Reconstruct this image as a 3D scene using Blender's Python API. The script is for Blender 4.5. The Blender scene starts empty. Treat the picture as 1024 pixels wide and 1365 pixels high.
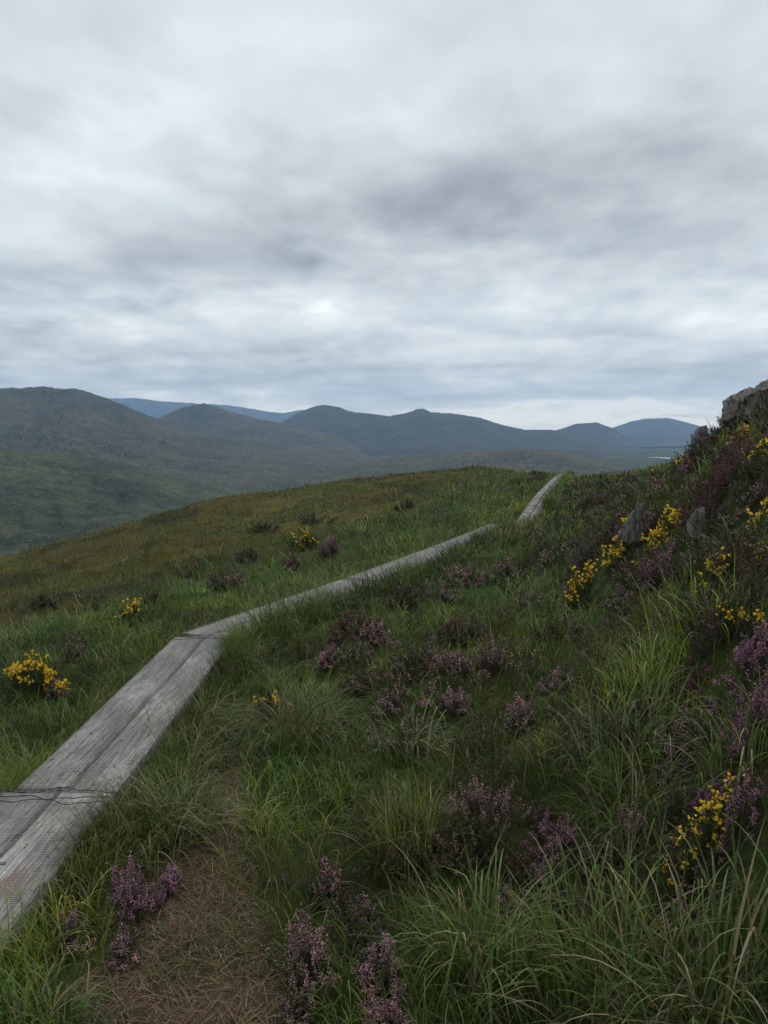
import bpy, math, random
import numpy as np
from mathutils import Vector
R = math.radians
rng = np.random.default_rng(11)
random.seed(5)
S = bpy.context.scene
COL = S.collection

# ------------------------------------------------------------------ camera
CAMZ = 1.65
F = 1100.0
PITCH = math.atan(107/1100)
SP, CP = math.sin(PITCH), math.cos(PITCH)
cam = bpy.data.cameras.new('camera'); co = bpy.data.objects.new('camera', cam); COL.objects.link(co)
co.location = (0, 0, CAMZ); co.rotation_euler = (math.pi/2 - PITCH, 0, 0)
cam.sensor_fit = 'VERTICAL'; cam.sensor_height = 36; cam.lens = F/1365*36
cam.clip_start = .05; cam.clip_end = 60000
S.camera = co

def ray(px, py):
    u = (px-512)/F; v = (682.5-py)/F
    dy = CP + v*SP; dz = -SP + v*CP
    return u/dy, dz/dy            # per unit of Y
def at(px, py, Y):
    t, s = ray(px, py)
    return (t*Y, Y, CAMZ + s*Y)

# ------------------------------------------------------------------ noise
def _h(ix, iy, seed):
    n = (ix.astype(np.int64)*374761393 + iy.astype(np.int64)*668265263 + seed*982451653) & 0xffffffff
    n = ((n ^ (n >> 13))*1274126177) & 0xffffffff
    n = (n ^ (n >> 16)) & 0xffffffff
    return n/4294967295.0
def gnoise(x, y, seed=0):
    x = np.asarray(x, float); y = np.asarray(y, float)
    ix = np.floor(x); iy = np.floor(y); fx = x-ix; fy = y-iy
    out = 0
    sx = fx*fx*fx*(fx*(fx*6-15)+10); sy = fy*fy*fy*(fy*(fy*6-15)+10)
    def g(a, b):
        an = _h(ix+a, iy+b, seed)*2*math.pi
        return np.cos(an)*(fx-a) + np.sin(an)*(fy-b)
    n0 = g(0, 0)*(1-sx)+g(1, 0)*sx; n1 = g(0, 1)*(1-sx)+g(1, 1)*sx
    return (n0*(1-sy)+n1*sy)*1.5
def fbm(x, y, oct=4, seed=0, gain=.5):
    a = 1; s = 0; f = 1
    for o in range(oct):
        s = s + a*gnoise(np.asarray(x)*f+o*17.3, np.asarray(y)*f-o*9.1, seed+o); a *= gain; f *= 2.03
    return s
def ss(a, b, x):
    t = np.clip((np.asarray(x, float)-a)/(b-a), 0, 1); return t*t*(3-2*t)

# ------------------------------------------------------------------ boardwalk line
JP = np.array([(-1.485, .80), (-1.47, 3.66), (-1.45, 6.55), (-.23, 9.1), (.9, 11.65), (2.08, 14.3),
      (2.62, 16.0), (3.36, 18.7), (4.08, 21.35), (4.8, 24.0), (5.52, 26.6), (6.2, 29.0), (6.95, 31.6)])
JZ = np.array([0, 0, 0, 0, 0, .04, -.34, -.18, -.06, .0, .04, .07, .05])
def path_dist(x, y):
    d = np.full(np.shape(x), 1e9); side = np.zeros(np.shape(x)); along = np.zeros(np.shape(x))
    for i in range(len(JP)-1):
        a = JP[i]; b = JP[i+1]; ab = b-a; L = np.hypot(*ab)
        t = np.clip(((x-a[0])*ab[0]+(y-a[1])*ab[1])/L**2, -.3 if i == 0 else 0, 1)
        qx = a[0]+t*ab[0]; qy = a[1]+t*ab[1]
        dd = np.hypot(x-qx, y-qy); m = dd < d
        sd = ((x-a[0])*ab[1]-(y-a[1])*ab[0])/L      # + = right
        d = np.where(m, dd, d); side = np.where(m, sd, side)
    return d, side

# ------------------------------------------------------------------ near terrain
G = .16   # vegetation allowance under silhouettes
cps = []
def P(px, py, Y, low=0.0): x, y, z = at(px, py, Y); cps.append((x, y, z-low))
for (x, y), z in zip(JP, JZ): cps.append((x, y, z-.14))
# trail and foreground
cps += [(0, 0, 0), (0, 1.2, 0), (-.45, 2.4, -.08), (-.75, 4.2, -.16), (-1.0, 1.0, -.1), (0, -5, 0), (-5, -5, -.6), (5, -5, 1.5),
        (-.7, 5.6, -.12), (-.2, 6.6, -.05)]
P(900, 1350, 1.9, .25); P(900, 1150, 2.7, .2); P(500, 1350, 2.2, .1); P(600, 1000, 3.9, .18); P(700, 1000, 3.8, .18); P(600, 850, 5.9, .15)
P(800, 850, 5.0, .2); P(700, 750, 9, .2); P(560, 770, 9.0, .15); P(760, 690, 13, .2); P(800, 640, 25, .2); P(835, 636, 30, .2)
# right bank
P(1000, 1000, 2.6, .25); P(1000, 870, 3.2, .25); P(1000, 700, 4.5, .22); P(1000, 600, 6, .25); P(985, 548, 8, .25); P(1020, 520, 8.3, .25)
P(932, 585, 9, .25); P(880, 632, 11, .25); P(845, 700, 7.5, .25); P(930, 700, 6, .25); P(1200, 700, 5, 0); P(1200, 500, 9, 0)
P(1400, 900, 2.5, 0); P(905, 607, 10, .25)
cps += [(7, 14, 1.3), (12, 14, 2.6), (14, 22, 1.6), (7.2, 18, .55), (9.6, 26, .35), (30, 40, 2), (12, 32, .1), (12, 60, -7), (30, 80, -12), (50, 30, 6), (40, 90, -26)]
# left verge and moor
P(150, 900, 5.6, .2); P(60, 900, 5.6, .2); P(0, 1000, 4.2, .15); P(250, 800, 8.2, .2); P(100, 830, 7.8, .15); P(430, 735, 12, .2)
P(560, 700, 15, .2); P(-100, 900, 6, .1)
P(0, 800, 13, .1); P(200, 740, 18, .1); P(400, 690, 21, .1); P(600, 670, 22, .1); P(690, 650, 26, .1)
P(0, 745, 34, .15); P(135, 708, 37, .15); P(270, 670, 40, .15); P(400, 648, 41, .15); P(480, 636, 42, .15); P(560, 630, 43, .15)
P(650, 623, 41, .12); P(700, 628, 38, .12); P(735, 634, 35, .1); P(760, 640, 33, .1); P(-200, 830, 30, .1)
P(0, 772, 23, .12); P(0, 757, 28, .12); P(135, 728, 27, .12); P(135, 745, 21, .12); P(270, 692, 31, .12); P(270, 712, 25, .1); P(400, 668, 32, .12); P(400, 680, 26, .1)
P(480, 655, 32, .1); P(480, 672, 25, .1); P(560, 648, 32, .1); P(650, 640, 32, .1); P(-200, 860, 20, .1); P(-100, 800, 24, .1); P(-100, 780, 32, .1); P(650, 655, 26, .1)
cps += [(-20, 52, -12), (-5, 56, -7), (5, 56, -4.5), (8, 48, -2.4), (-45, 40, -17), (-60, 10, -14), (-25, 5, -4.5), (-12, 5, -1.9), (-20, 90, -40), (10, 95, -34), (-70, 80, -45)]
CP_ = np.array(cps)
def wp(x, y):
    x = np.asarray(x, float); y = np.asarray(y, float)
    return np.arcsinh(x/(1.4+.33*np.sqrt(y*y+4))), np.arcsinh(y/2.0)
ca, cb = wp(CP_[:, 0], CP_[:, 1])
def kern(r2): return np.where(r2 > 1e-12, .5*r2*np.log(r2+1e-12), 0)
n = len(CP_)
K = kern((ca[:, None]-ca[None])**2 + (cb[:, None]-cb[None])**2) + np.eye(n)*2e-3
A = np.zeros((n+3, n+3)); A[:n, :n] = K; A[:n, n] = 1; A[:n, n+1] = ca; A[:n, n+2] = cb
A[n:, :n] = A[:n, n:].T
W = np.linalg.solve(A, np.concatenate([CP_[:, 2], np.zeros(3)]))
def track_mask(x, y):
    # worn trail: from the camera's feet towards the middle left
    cx = np.interp(y, [0, 1.8, 2.6, 3.4, 4.2, 5.2], [-.35, -.5, -.66, -.78, -.84, -.84])
    wd = np.interp(y, [0, 1.8, 2.6, 3.4, 4.2, 5.2], [.42, .36, .28, .17, .11, .03])
    d = np.abs(x-cx+.06*gnoise(x*3, y*3, 5))
    return (1-ss(wd*.65, wd*1.35, d))*(1-ss(4.6, 5.6, y))
def height(x, y):
    x = np.asarray(x, float); y = np.asarray(y, float)
    shp = x.shape; xf = x.ravel(); yf = y.ravel(); out = np.empty(len(xf))
    for i in range(0, len(xf), 20000):
        xs = xf[i:i+20000]; ys = yf[i:i+20000]; a, b = wp(xs, ys)
        k = kern((a[:, None]-ca[None])**2+(b[:, None]-cb[None])**2)
        z = k@W[:n] + W[n] + a*W[n+1] + b*W[n+2]
        r = np.hypot(xs, ys)
        d, sd = path_dist(xs, ys)
        m = ss(.25, 1.1, d)
        tm = track_mask(xs, ys)
        z = z + m*(1-tm)*((.085*(1-.6*ss(8, 20, r)))*fbm(xs*1.7, ys*1.7, 3, 3) + .08*ss(5, 12, r)*(1-.6*ss(20, 34, r))*fbm(xs*.55, ys*.55, 3, 8) + ss(9, 16, r)*(1-.55*ss(30, 40, r))*(.17*fbm(xs*.33, ys*.33, 2, 21)+.16*np.maximum(0, gnoise(xs*.8, ys*.8, 27))))
        z = z + m*ss(9, 20, r)*.035*fbm(xs*1.1, ys*1.1, 3, 31)
        out[i:i+20000] = z
    return out.reshape(shp)
_hg = None
def hfast(x, y):
    """bilinear lookup in the terrain grid"""
    u = np.arcsinh(np.asarray(x, float)/SX); v = np.arcsinh(np.asarray(y, float)/SX)
    i = (u-UA[0])/(UA[1]-UA[0]); j = (v-VA[0])/(VA[1]-VA[0])
    i = np.clip(i, 0, len(UA)-1.001); j = np.clip(j, 0, len(VA)-1.001)
    i0 = i.astype(int); j0 = j.astype(int); fi = i-i0; fj = j-j0
    return (HG[j0, i0]*(1-fi)*(1-fj)+HG[j0, i0+1]*fi*(1-fj)+HG[j0+1, i0]*(1-fi)*fj+HG[j0+1, i0+1]*fi*fj)
SX = 3.0
UA = np.linspace(np.arcsinh(-75/SX), np.arcsinh(60/SX), 620)
VA = np.linspace(np.arcsinh(-8/SX), np.arcsinh(95/SX), 560)
XX, YY = np.meshgrid(SX*np.sinh(UA), SX*np.sinh(VA))
HG = height(XX, YY)

def ground_hit(px, py, up=0.0, y0=1.0):
    """point of the ground whose level + up*Y meets the sight line"""
    t, s = ray(px, py)
    Y = np.exp(np.linspace(math.log(y0), math.log(90), 3000))
    d = CAMZ + s*Y - hfast(t*Y, Y) - up*Y
    k = np.where(d < 0)[0]
    if len(k) == 0: k = [np.argmin(d)]
    Yh = Y[k[0]]
    return float(t*Yh), float(Yh), float(hfast(t*Yh, Yh))

# ------------------------------------------------------------------ mesh helpers
def mesh_obj(name, V, Q=None, T=None, C=None, mat=None, parent=None, smooth=True):
    """vertices, quads, triangles, point colours -> ONE object"""
    me = bpy.data.meshes.new(name)
    V = np.asarray(V, np.float32); nq = 0 if Q is None else len(Q); nt = 0 if T is None else len(T)
    me.vertices.add(len(V)); me.vertices.foreach_set('co', V.ravel())
    loops = []
    if nq: loops.append(np.asarray(Q, np.int32).ravel())
    if nt: loops.append(np.asarray(T, np.int32).ravel())
    lp = np.concatenate(loops); me.loops.add(len(lp)); me.loops.foreach_set('vertex_index', lp)
    me.polygons.add(nq+nt)
    st = np.concatenate([np.arange(nq)*4, nq*4+np.arange(nt)*3]).astype(np.int32)
    me.polygons.foreach_set('loop_start', st)
    me.polygons.foreach_set('use_smooth', np.full(nq+nt, smooth))
    me.update(calc_edges=True)
    if C is not None:
        C = np.asarray(C, np.float32)
        if C.shape[1] == 3: C = np.hstack([C, np.ones((len(C), 1), np.float32)])
        ca_ = me.color_attributes.new('tint', 'FLOAT_COLOR', 'POINT'); ca_.data.foreach_set('color', C.ravel())
    me.validate()
    o = bpy.data.objects.new(name, me); COL.objects.link(o)
    if mat: me.materials.append(mat)
    if parent is not None: o.parent = parent
    return o
def tag(o, label=None, cat=None, group=None, kind=None):
    if label: o['label'] = label
    if cat: o['category'] = cat
    if group: o['group'] = group
    if kind: o['kind'] = kind
    return o
def empty(name, loc, rz=0):
    o = bpy.data.objects.new(name, None); COL.objects.link(o); o.location = loc; o.rotation_euler = (0, 0, rz)
    o.empty_display_size = .1
    return o
class Acc:
    def __init__(s): s.V = []; s.Q = []; s.T = []; s.C = []; s.n = 0
    def add(s, V, Q=None, T=None, C=None):
        V = np.asarray(V, np.float32).reshape(-1, 3)
        if Q is not None and len(Q): s.Q.append(np.asarray(Q)+s.n)
        if T is not None and len(T): s.T.append(np.asarray(T)+s.n)
        s.V.append(V)
        if C is not None: s.C.append(np.asarray(C, np.float32).reshape(-1, 3))
        s.n += len(V)
    def build(s, name, mat, parent=None, smooth=True):
        return mesh_obj(name, np.vstack(s.V), np.vstack(s.Q) if s.Q else None, np.vstack(s.T) if s.T else None,
                        np.vstack(s.C) if s.C else None, mat, parent, smooth)

# ------------------------------------------------------------------ materials
def newmat(name):
    m = bpy.data.materials.new(name); m.use_nodes = True; nt = m.node_tree
    for nd in list(nt.nodes): nt.nodes.remove(nd)
    out = nt.nodes.new('ShaderNodeOutputMaterial')
    return m, nt, out
def N(nt, typ, **kw):
    nd = nt.nodes.new(typ)
    for k, v in kw.items():
        if k.startswith('i_'):
            key = k[2:]; key = int(key) if key.isdigit() else key
            nd.inputs[key].default_value = v
        else: setattr(nd, k, v)
    return nd
def ramp(nt, fac, stops, interp='LINEAR'):
    r = nt.nodes.new('ShaderNodeValToRGB'); r.color_ramp.interpolation = interp
    e = r.color_ramp.elements
    while len(e) < len(stops): e.new(.5)
    for k, (p, c) in enumerate(stops):
        e[k].position = p; e[k].color = (*c, 1) if len(c) == 3 else c
    nt.links.new(fac, r.inputs[0]); return r
def mixc(nt, fac, a, b, mode='MIX'):
    m = nt.nodes.new('ShaderNodeMix'); m.data_type = 'RGBA'; m.blend_type = mode
    for s, v in ((m.inputs['Factor'], fac), (m.inputs['A'], a), (m.inputs['B'], b)):
        if hasattr(v, 'is_linked') or hasattr(v, 'links'): nt.links.new(v, s)
        elif isinstance(v, (int, float)): s.default_value = v
        else: s.default_value = (*v, 1)
    return m.outputs['Result']
def math_(nt, op, a, b=None):
    m = nt.nodes.new('ShaderNodeMath'); m.operation = op
    for s, v in ((m.inputs[0], a), (m.inputs[1], b)):
        if v is None: continue
        if hasattr(v, 'links'): nt.links.new(v, s)
        else: s.default_value = v
    return m.outputs[0]

def plant_mat(name, rough=.55, trans=.25, spec=.4):
    m, nt, out = newmat(name)
    a = N(nt, 'ShaderNodeAttribute', attribute_name='tint')
    p = N(nt, 'ShaderNodeBsdfPrincipled', i_Roughness=rough); p.inputs['Specular IOR Level'].default_value = spec
    nt.links.new(a.outputs['Color'], p.inputs['Base Color'])
    t = N(nt, 'ShaderNodeBsdfTranslucent'); nt.links.new(a.outputs['Color'], t.inputs['Color'])
    mx = N(nt, 'ShaderNodeMixShader', i_0=trans)
    nt.links.new(p.outputs[0], mx.inputs[1]); nt.links.new(t.outputs[0], mx.inputs[2]); nt.links.new(mx.outputs[0], out.inputs[0])
    return m
M_GRASS = plant_mat('grass_blades', .55, .32, .25)
M_LEAF = plant_mat('heath_leaves', .6, .15, .25)
M_STEM = plant_mat('woody_stems', .8, .0, .2)
M_PETAL = plant_mat('petals', .6, .3, .2)

def ground_mat():
    m, nt, out = newmat('moor_ground')
    a = N(nt, 'ShaderNodeAttribute', attribute_name='tint')
    tc = N(nt, 'ShaderNodeTexCoord')
    n1 = N(nt, 'ShaderNodeTexNoise', i_Scale=9.0, i_Detail=10, i_Roughness=.75); nt.links.new(tc.outputs['Object'], n1.inputs['Vector'])
    n2 = N(nt, 'ShaderNodeTexNoise', i_Scale=90.0, i_Detail=6, i_Roughness=.7); nt.links.new(tc.outputs['Object'], n2.inputs['Vector'])
    r1 = ramp(nt, n1.outputs[0], [(.3, (.45, .45, .45)), (.7, (1.5, 1.5, 1.5))])
    r2 = ramp(nt, n2.outputs[0], [(.35, (.5, .5, .5)), (.65, (1.5, 1.45, 1.35))])
    c = mixc(nt, 1.0, a.outputs['Color'], r1.outputs[0], 'MULTIPLY'); c = mixc(nt, .8, c, r2.outputs[0], 'MULTIPLY')
    p = N(nt, 'ShaderNodeBsdfPrincipled', i_Roughness=.95); p.inputs['Specular IOR Level'].default_value = .1
    nt.links.new(c, p.inputs['Base Color'])
    b = N(nt, 'ShaderNodeBump', i_Strength=.9, i_Distance=.03); s = math_(nt, 'ADD', n1.outputs[0], n2.outputs[0])
    nt.links.new(s, b.inputs['Height']); nt.links.new(b.outputs[0], p.inputs['Normal']); nt.links.new(p.outputs[0], out.inputs[0])
    return m
M_GROUND = ground_mat()

def hill_mat(name, cols, rock, scale=1.0, rockamt=.62):
    m, nt, out = newmat(name)
    tc = N(nt, 'ShaderNodeTexCoord')
    mp = N(nt, 'ShaderNodeMapping'); nt.links.new(tc.outputs['Object'], mp.inputs[0]); mp.inputs['Scale'].default_value = (1, 1, 2.2)
    n1 = N(nt, 'ShaderNodeTexNoise', i_Scale=.0022*scale, i_Detail=9, i_Roughness=.62); nt.links.new(mp.outputs[0], n1.inputs['Vector'])
    n2 = N(nt, 'ShaderNodeTexNoise', i_Scale=.016*scale, i_Detail=9, i_Roughness=.72); nt.links.new(mp.outputs[0], n2.inputs['Vector'])
    n3 = N(nt, 'ShaderNodeTexNoise', i_Scale=.07*scale, i_Detail=6, i_Roughness=.7); nt.links.new(mp.outputs[0], n3.inputs['Vector'])
    base = ramp(nt, n1.outputs[0], [(.34, cols[0]), (.48, cols[1]), (.62, cols[2])])
    r2 = ramp(nt, n2.outputs[0], [(.38, (.42, .44, .44)), (.5, (1, 1, 1)), (.62, (1.4, 1.35, 1.25))])
    c = mixc(nt, 1.0, base.outputs[0], r2.outputs[0], 'MULTIPLY')
    f = ramp(nt, n3.outputs[0], [(rockamt, (0, 0, 0)), (rockamt+.06, (1, 1, 1))])
    c = mixc(nt, f.outputs[0], c, rock)
    p = N(nt, 'ShaderNodeBsdfPrincipled', i_Roughness=.95); p.inputs['Specular IOR Level'].default_value = .1
    nt.links.new(c, p.inputs['Base Color'])
    b = N(nt, 'ShaderNodeBump', i_Strength=1.0, i_Distance=12.0/scale); nt.links.new(n2.outputs[0], b.inputs['Height'])
    nt.links.new(b.outputs[0], p.inputs['Normal']); nt.links.new(p.outputs[0], out.inputs[0])
    return m
M_VAL = hill_mat('valley_bog', [(.015, .020, .013), (.034, .044, .022), (.058, .067, .031)], (.13, .125, .11), 3.2, .58)
M_HILL = hill_mat('hill_grass_and_rock', [(.018, .022, .013), (.034, .037, .020), (.056, .054, .030)], (.19, .17, .155), 2.0, .56)
M_MOUNT = hill_mat('mountain_heath', [(.016, .020, .016), (.026, .030, .021), (.042, .044, .028)], (.10, .10, .10), 1.0, .66)

def wood_mat(stain=False, k=.58):
    m, nt, out = newmat('weathered_wood')
    tc = N(nt, 'ShaderNodeTexCoord'); oi = N(nt, 'ShaderNodeObjectInfo')
    add = N(nt, 'ShaderNodeVectorMath', operation='ADD'); nt.links.new(tc.outputs['Object'], add.inputs[0])
    cmb = N(nt, 'ShaderNodeCombineXYZ'); r_ = math_(nt, 'MULTIPLY', oi.outputs['Random'], 37.0); nt.links.new(r_, cmb.inputs[0]); nt.links.new(r_, cmb.inputs[1])
    nt.links.new(cmb.outputs[0], add.inputs[1])
    def nz(sc, vec, d=6, ro=.65):
        mp = N(nt, 'ShaderNodeMapping'); nt.links.new(add.outputs[0], mp.inputs[0]); mp.inputs['Scale'].default_value = vec
        q = N(nt, 'ShaderNodeTexNoise', i_Scale=sc, i_Detail=d, i_Roughness=ro); nt.links.new(mp.outputs[0], q.inputs['Vector']); return q.outputs[0]
    grain = nz(14, (6, .22, 3), 8, .75); fine = nz(60, (5, .25, 3), 4, .6); blot = nz(2.6, (1.6, .8, 1), 6, .65); peck = nz(30, (1.0, .7, 1), 3, .5)
    wet = nz(1.1, (1.2, .7, 1), 4, .6)
    c0 = ramp(nt, blot, [(.32, (.15*k, .145*k, .135*k)), (.5, (.30*k, .292*k, .28*k)), (.68, (.58*k, .57*k, .555*k))])
    g = ramp(nt, grain, [(.37, (.16, .155, .15)), (.46, (.85, .85, .85)), (.6, (1.45, 1.45, 1.42))])
    c = mixc(nt, .9, c0.outputs[0], g.outputs[0], 'MULTIPLY')
    g2 = ramp(nt, fine, [(.36, (.5, .48, .46)), (.55, (1.1, 1.1, 1.1))]); c = mixc(nt, .7, c, g2.outputs[0], 'MULTIPLY')
    pk = ramp(nt, peck, [(.635, (1, 1, 1)), (.665, (.12, .11, .1))]); c = mixc(nt, 1.0, c, pk.outputs[0], 'MULTIPLY')
    br = ramp(nt, wet, [(.62, (0, 0, 0)), (.76, (.5, .5, .5))]); c = mixc(nt, br.outputs[0], c, (.17, .12, .09))
    crk = nz(11, (5.5, .16, 2), 3, .5); cr = math_(nt, 'ABSOLUTE', math_(nt, 'SUBTRACT', crk, .5)); cr1 = ramp(nt, cr, [(.006, (.12, .115, .11)), (.022, (1, 1, 1))]); c = mixc(nt, .85, c, cr1.outputs[0], 'MULTIPLY')
    if stain:
        mp = N(nt, 'ShaderNodeMapping'); nt.links.new(tc.outputs['Object'], mp.inputs[0]); mp.inputs['Location'].default_value = (.2, -3.1, 0); mp.inputs['Scale'].default_value = (14, 5, 0)
        ln = N(nt, 'ShaderNodeVectorMath', operation='LENGTH'); nt.links.new(mp.outputs[0], ln.inputs[0])
        q = math_(nt, 'ADD', ln.outputs['Value'], math_(nt, 'MULTIPLY', math_(nt, 'SUBTRACT', blot, .5), 3.0)); q = math_(nt, 'ADD', q, math_(nt, 'MULTIPLY', math_(nt, 'SUBTRACT', grain, .5), 2.0))
        sr = ramp(nt, q, [(.55, (.8, .8, .8)), (.8, (0, 0, 0))]); c = mixc(nt, sr.outputs[0], c, (.15, .095, .07))
    p = N(nt, 'ShaderNodeBsdfPrincipled', i_Roughness=.78); nt.links.new(c, p.inputs['Base Color']); p.inputs['Specular IOR Level'].default_value = .35
    b = N(nt, 'ShaderNodeBump', i_Strength=.9, i_Distance=.006); h = math_(nt, 'ADD', grain, math_(nt, 'MULTIPLY', fine, .5))
    nt.links.new(h, b.inputs['Height']); nt.links.new(b.outputs[0], p.inputs['Normal']); nt.links.new(p.outputs[0], out.inputs[0])
    return m
M_WOOD = wood_mat(); M_WOODS = wood_mat(True, .85); M_WOODP = wood_mat(False, .45)
def simple(name, col, rough, metal=0, spec=.4):
    m, nt, out = newmat(name)
    n1 = N(nt, 'ShaderNodeTexNoise', i_Scale=30, i_Detail=4); r = ramp(nt, n1.outputs[0], [(.3, tuple(c*.6 for c in col)), (.7, tuple(min(1, c*1.3) for c in col))])
    p = N(nt, 'ShaderNodeBsdfPrincipled', i_Roughness=rough, i_Metallic=metal); nt.links.new(r.outputs[0], p.inputs['Base Color'])
    p.inputs['Specular IOR Level'].default_value = spec
    nt.links.new(p.outputs[0], out.inputs[0]); return m
M_WIRE = simple('galvanised_wire', (.42, .42, .42), .55, .3)
M_DARKWIRE = simple('rusted_wire', (.035, .032, .03), .7, .2)
M_STAIN = simple('reddish_mud', (.2, .12, .09), .9)
def rock_mat():
    m, nt, out = newmat('lichened_rock')
    tc = N(nt, 'ShaderNodeTexCoord')
    mp = N(nt, 'ShaderNodeMapping'); nt.links.new(tc.outputs['Object'], mp.inputs[0]); mp.inputs['Rotation'].default_value = (.3, .7, 0); mp.inputs['Scale'].default_value = (4.5, 1, .8)
    n1 = N(nt, 'ShaderNodeTexNoise', i_Scale=9, i_Detail=10, i_Roughness=.72); nt.links.new(mp.outputs[0], n1.inputs['Vector'])
    n2 = N(nt, 'ShaderNodeTexNoise', i_Scale=16, i_Detail=6, i_Roughness=.7); nt.links.new(tc.outputs['Object'], n2.inputs['Vector'])
    r = ramp(nt, n1.outputs[0], [(.38, (.045, .043, .04)), (.48, (.16, .155, .147)), (.63, (.30, .29, .275))])
    l = ramp(nt, n2.outputs[0], [(.58, (0, 0, 0)), (.66, (.8, .8, .8))]); c = mixc(nt, l.outputs[0], r.outputs[0], (.34, .34, .31))
    p = N(nt, 'ShaderNodeBsdfPrincipled', i_Roughness=.9); p.inputs['Specular IOR Level'].default_value = .25; nt.links.new(c, p.inputs['Base Color'])
    b = N(nt, 'ShaderNodeBump', i_Strength=1.0, i_Distance=.09); nt.links.new(n1.outputs[0], b.inputs['Height']); nt.links.new(b.outputs[0], p.inputs['Normal'])
    nt.links.new(p.outputs[0], out.inputs[0]); return m
M_ROCK = rock_mat()

# ------------------------------------------------------------------ zones -> colours
def moor_w(x, y):
    """1 on the open brown moor left of the boardwalk, 0 on the lush verge and slope"""
    d, sd = path_dist(x, y)
    edge = 2.1 + .05*np.clip(y, 0, 30) + .5*gnoise(x*.5, y*.5, 77)
    left = ss(edge*.8, edge*1.5, -sd)
    far = ss(34, 40, y)*(1-ss(7.5, 9.5, x))
    return np.clip(np.maximum(left, far), 0, 1)
MOORC = np.array([(.062, .057, .014), (.072, .062, .016), (.052, .062, .013), (.092, .084, .019), (.030, .036, .011)])
def moor_col(x, y, jit=0):
    a = 1.3*fbm(x*.16, y*.12, 4, 50)+jit; b = 1.3*fbm(x*.4, y*.3, 4, 60)+jit
    w = np.stack([np.exp(-((a-c0)**2+(b-c1)**2)/.06) for c0, c1 in ((0, 0), (.35, .2), (-.3, .25), (-.15, -.3), (.25, -.35))], -1)
    w /= w.sum(-1, keepdims=True); return w@MOORC
gx = XX.ravel(); gy = YY.ravel()
mw = moor_w(gx, gy)[:, None]; tm = track_mask(gx, gy)[:, None]
lush = np.array([.034, .050, .013])[None]*(1+.5*gnoise(gx*1.3, gy*1.3, 4))[:, None]
trk = np.where((gnoise(gx*4, gy*4, 12) > .05)[:, None], np.array([[.090, .063, .040]]), np.array([[.050, .045, .022]]))
gc = lush*(1-mw)+moor_col(gx, gy)*.85*mw; gc = gc*(1-tm)+trk*tm
nu, nv = len(UA), len(VA)
idx = np.arange(nu*nv).reshape(nv, nu)
Qg = np.stack([idx[:-1, :-1], idx[:-1, 1:], idx[1:, 1:], idx[1:, :-1]], -1).reshape(-1, 4)
tag(mesh_obj('ground', np.stack([gx, gy, HG.ravel()], -1), Qg, None, gc, M_GROUND), kind='structure')

# ------------------------------------------------------------------ far country
def sheet(name, t0, t1, nt_, Ys, zf, mat, thick=False):
    t = np.linspace(t0, t1, nt_); TT, YQ = np.meshgrid(t, Ys); X = TT*YQ
    Z = zf(X, YQ, TT)
    idx = np.arange(X.size).reshape(X.shape)
    Q = np.stack([idx[:-1, :-1], idx[:-1, 1:], idx[1:, 1:], idx[1:, :-1]], -1).reshape(-1, 4)
    return tag(mesh_obj(name, np.stack([X.ravel(), YQ.ravel(), Z.ravel()], -1), Q, None, None, mat), kind='structure')
def valley_z(X, Y, T):
    base = np.interp(Y, [60, 130, 300, 600, 18000], [-26, -52, -92, -118, -118])
    amp = ss(60, 500, Y)
    z = base + amp*(26*fbm(X*.0016, Y*.0013, 5, 90, .52) + 5*np.abs(fbm(X*.012, Y*.009, 4, 95)))
    lk = np.exp(-(((X-ray(882, 610)[0]*3150)/190)**2+((Y-3150)/420)**2)**2)
    z = z*(1-lk)+(-99.5)*lk
    return z
sheet('valley', -1.25, 1.25, 620, np.exp(np.linspace(math.log(60), math.log(17500), 520)), valley_z, M_VAL)

def ridge(name, pts, Yc, wf, wb, base, mat, amp=.08, seed=0, nt_=700, wob=.0, ns=1.0, pw=1.5):
    tt = [ray(*p)[0] for p in pts]; sl = [ray(*p)[1] for p in pts]
    Ys = np.concatenate([Yc-wf*np.linspace(1.9, 0, 130)**1.0, Yc+wb*np.linspace(.02, 1.9, 50)]); Ys = Ys[Ys > 90]
    def zf(X, Y, T):
        yc = Yc*(1+wob*gnoise(T*3.1, T*0+.5, seed+7))
        crest = CAMZ + np.interp(T, tt, sl)*yc
        h = np.maximum(crest-base, 0)
        w = np.where(Y < yc, wf, wb)
        # spurs and gullies: shift the distance from the crest by cross-slope noise
        gul = fbm(X/(.30*wf)*ns+3*seed, Y/(1.3*wf)*ns, 5, seed, .55)
        d = np.clip(np.abs(Y-yc)/w, 0, 3)
        prof = np.exp(-(d**pw)*1.9)
        near = 1-np.exp(-(d/.25)**2)
        rough = fbm(X/(.09*wf)*ns, Y/(.09*wf)*ns, 5, seed+40, .55)
        z = base + h*prof*(1+.42*gul*near) + h*amp*rough*(.42+.58*near) + h*amp*.22*fbm(X/(.03*wf)*ns, Y/(.03*wf)*ns, 4, seed+70, .6)
        return z - 110*ss(1.0, 1.9, d)
    o = sheet(name, min(tt), max(tt), nt_, Ys, zf, mat)
    return o
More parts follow.
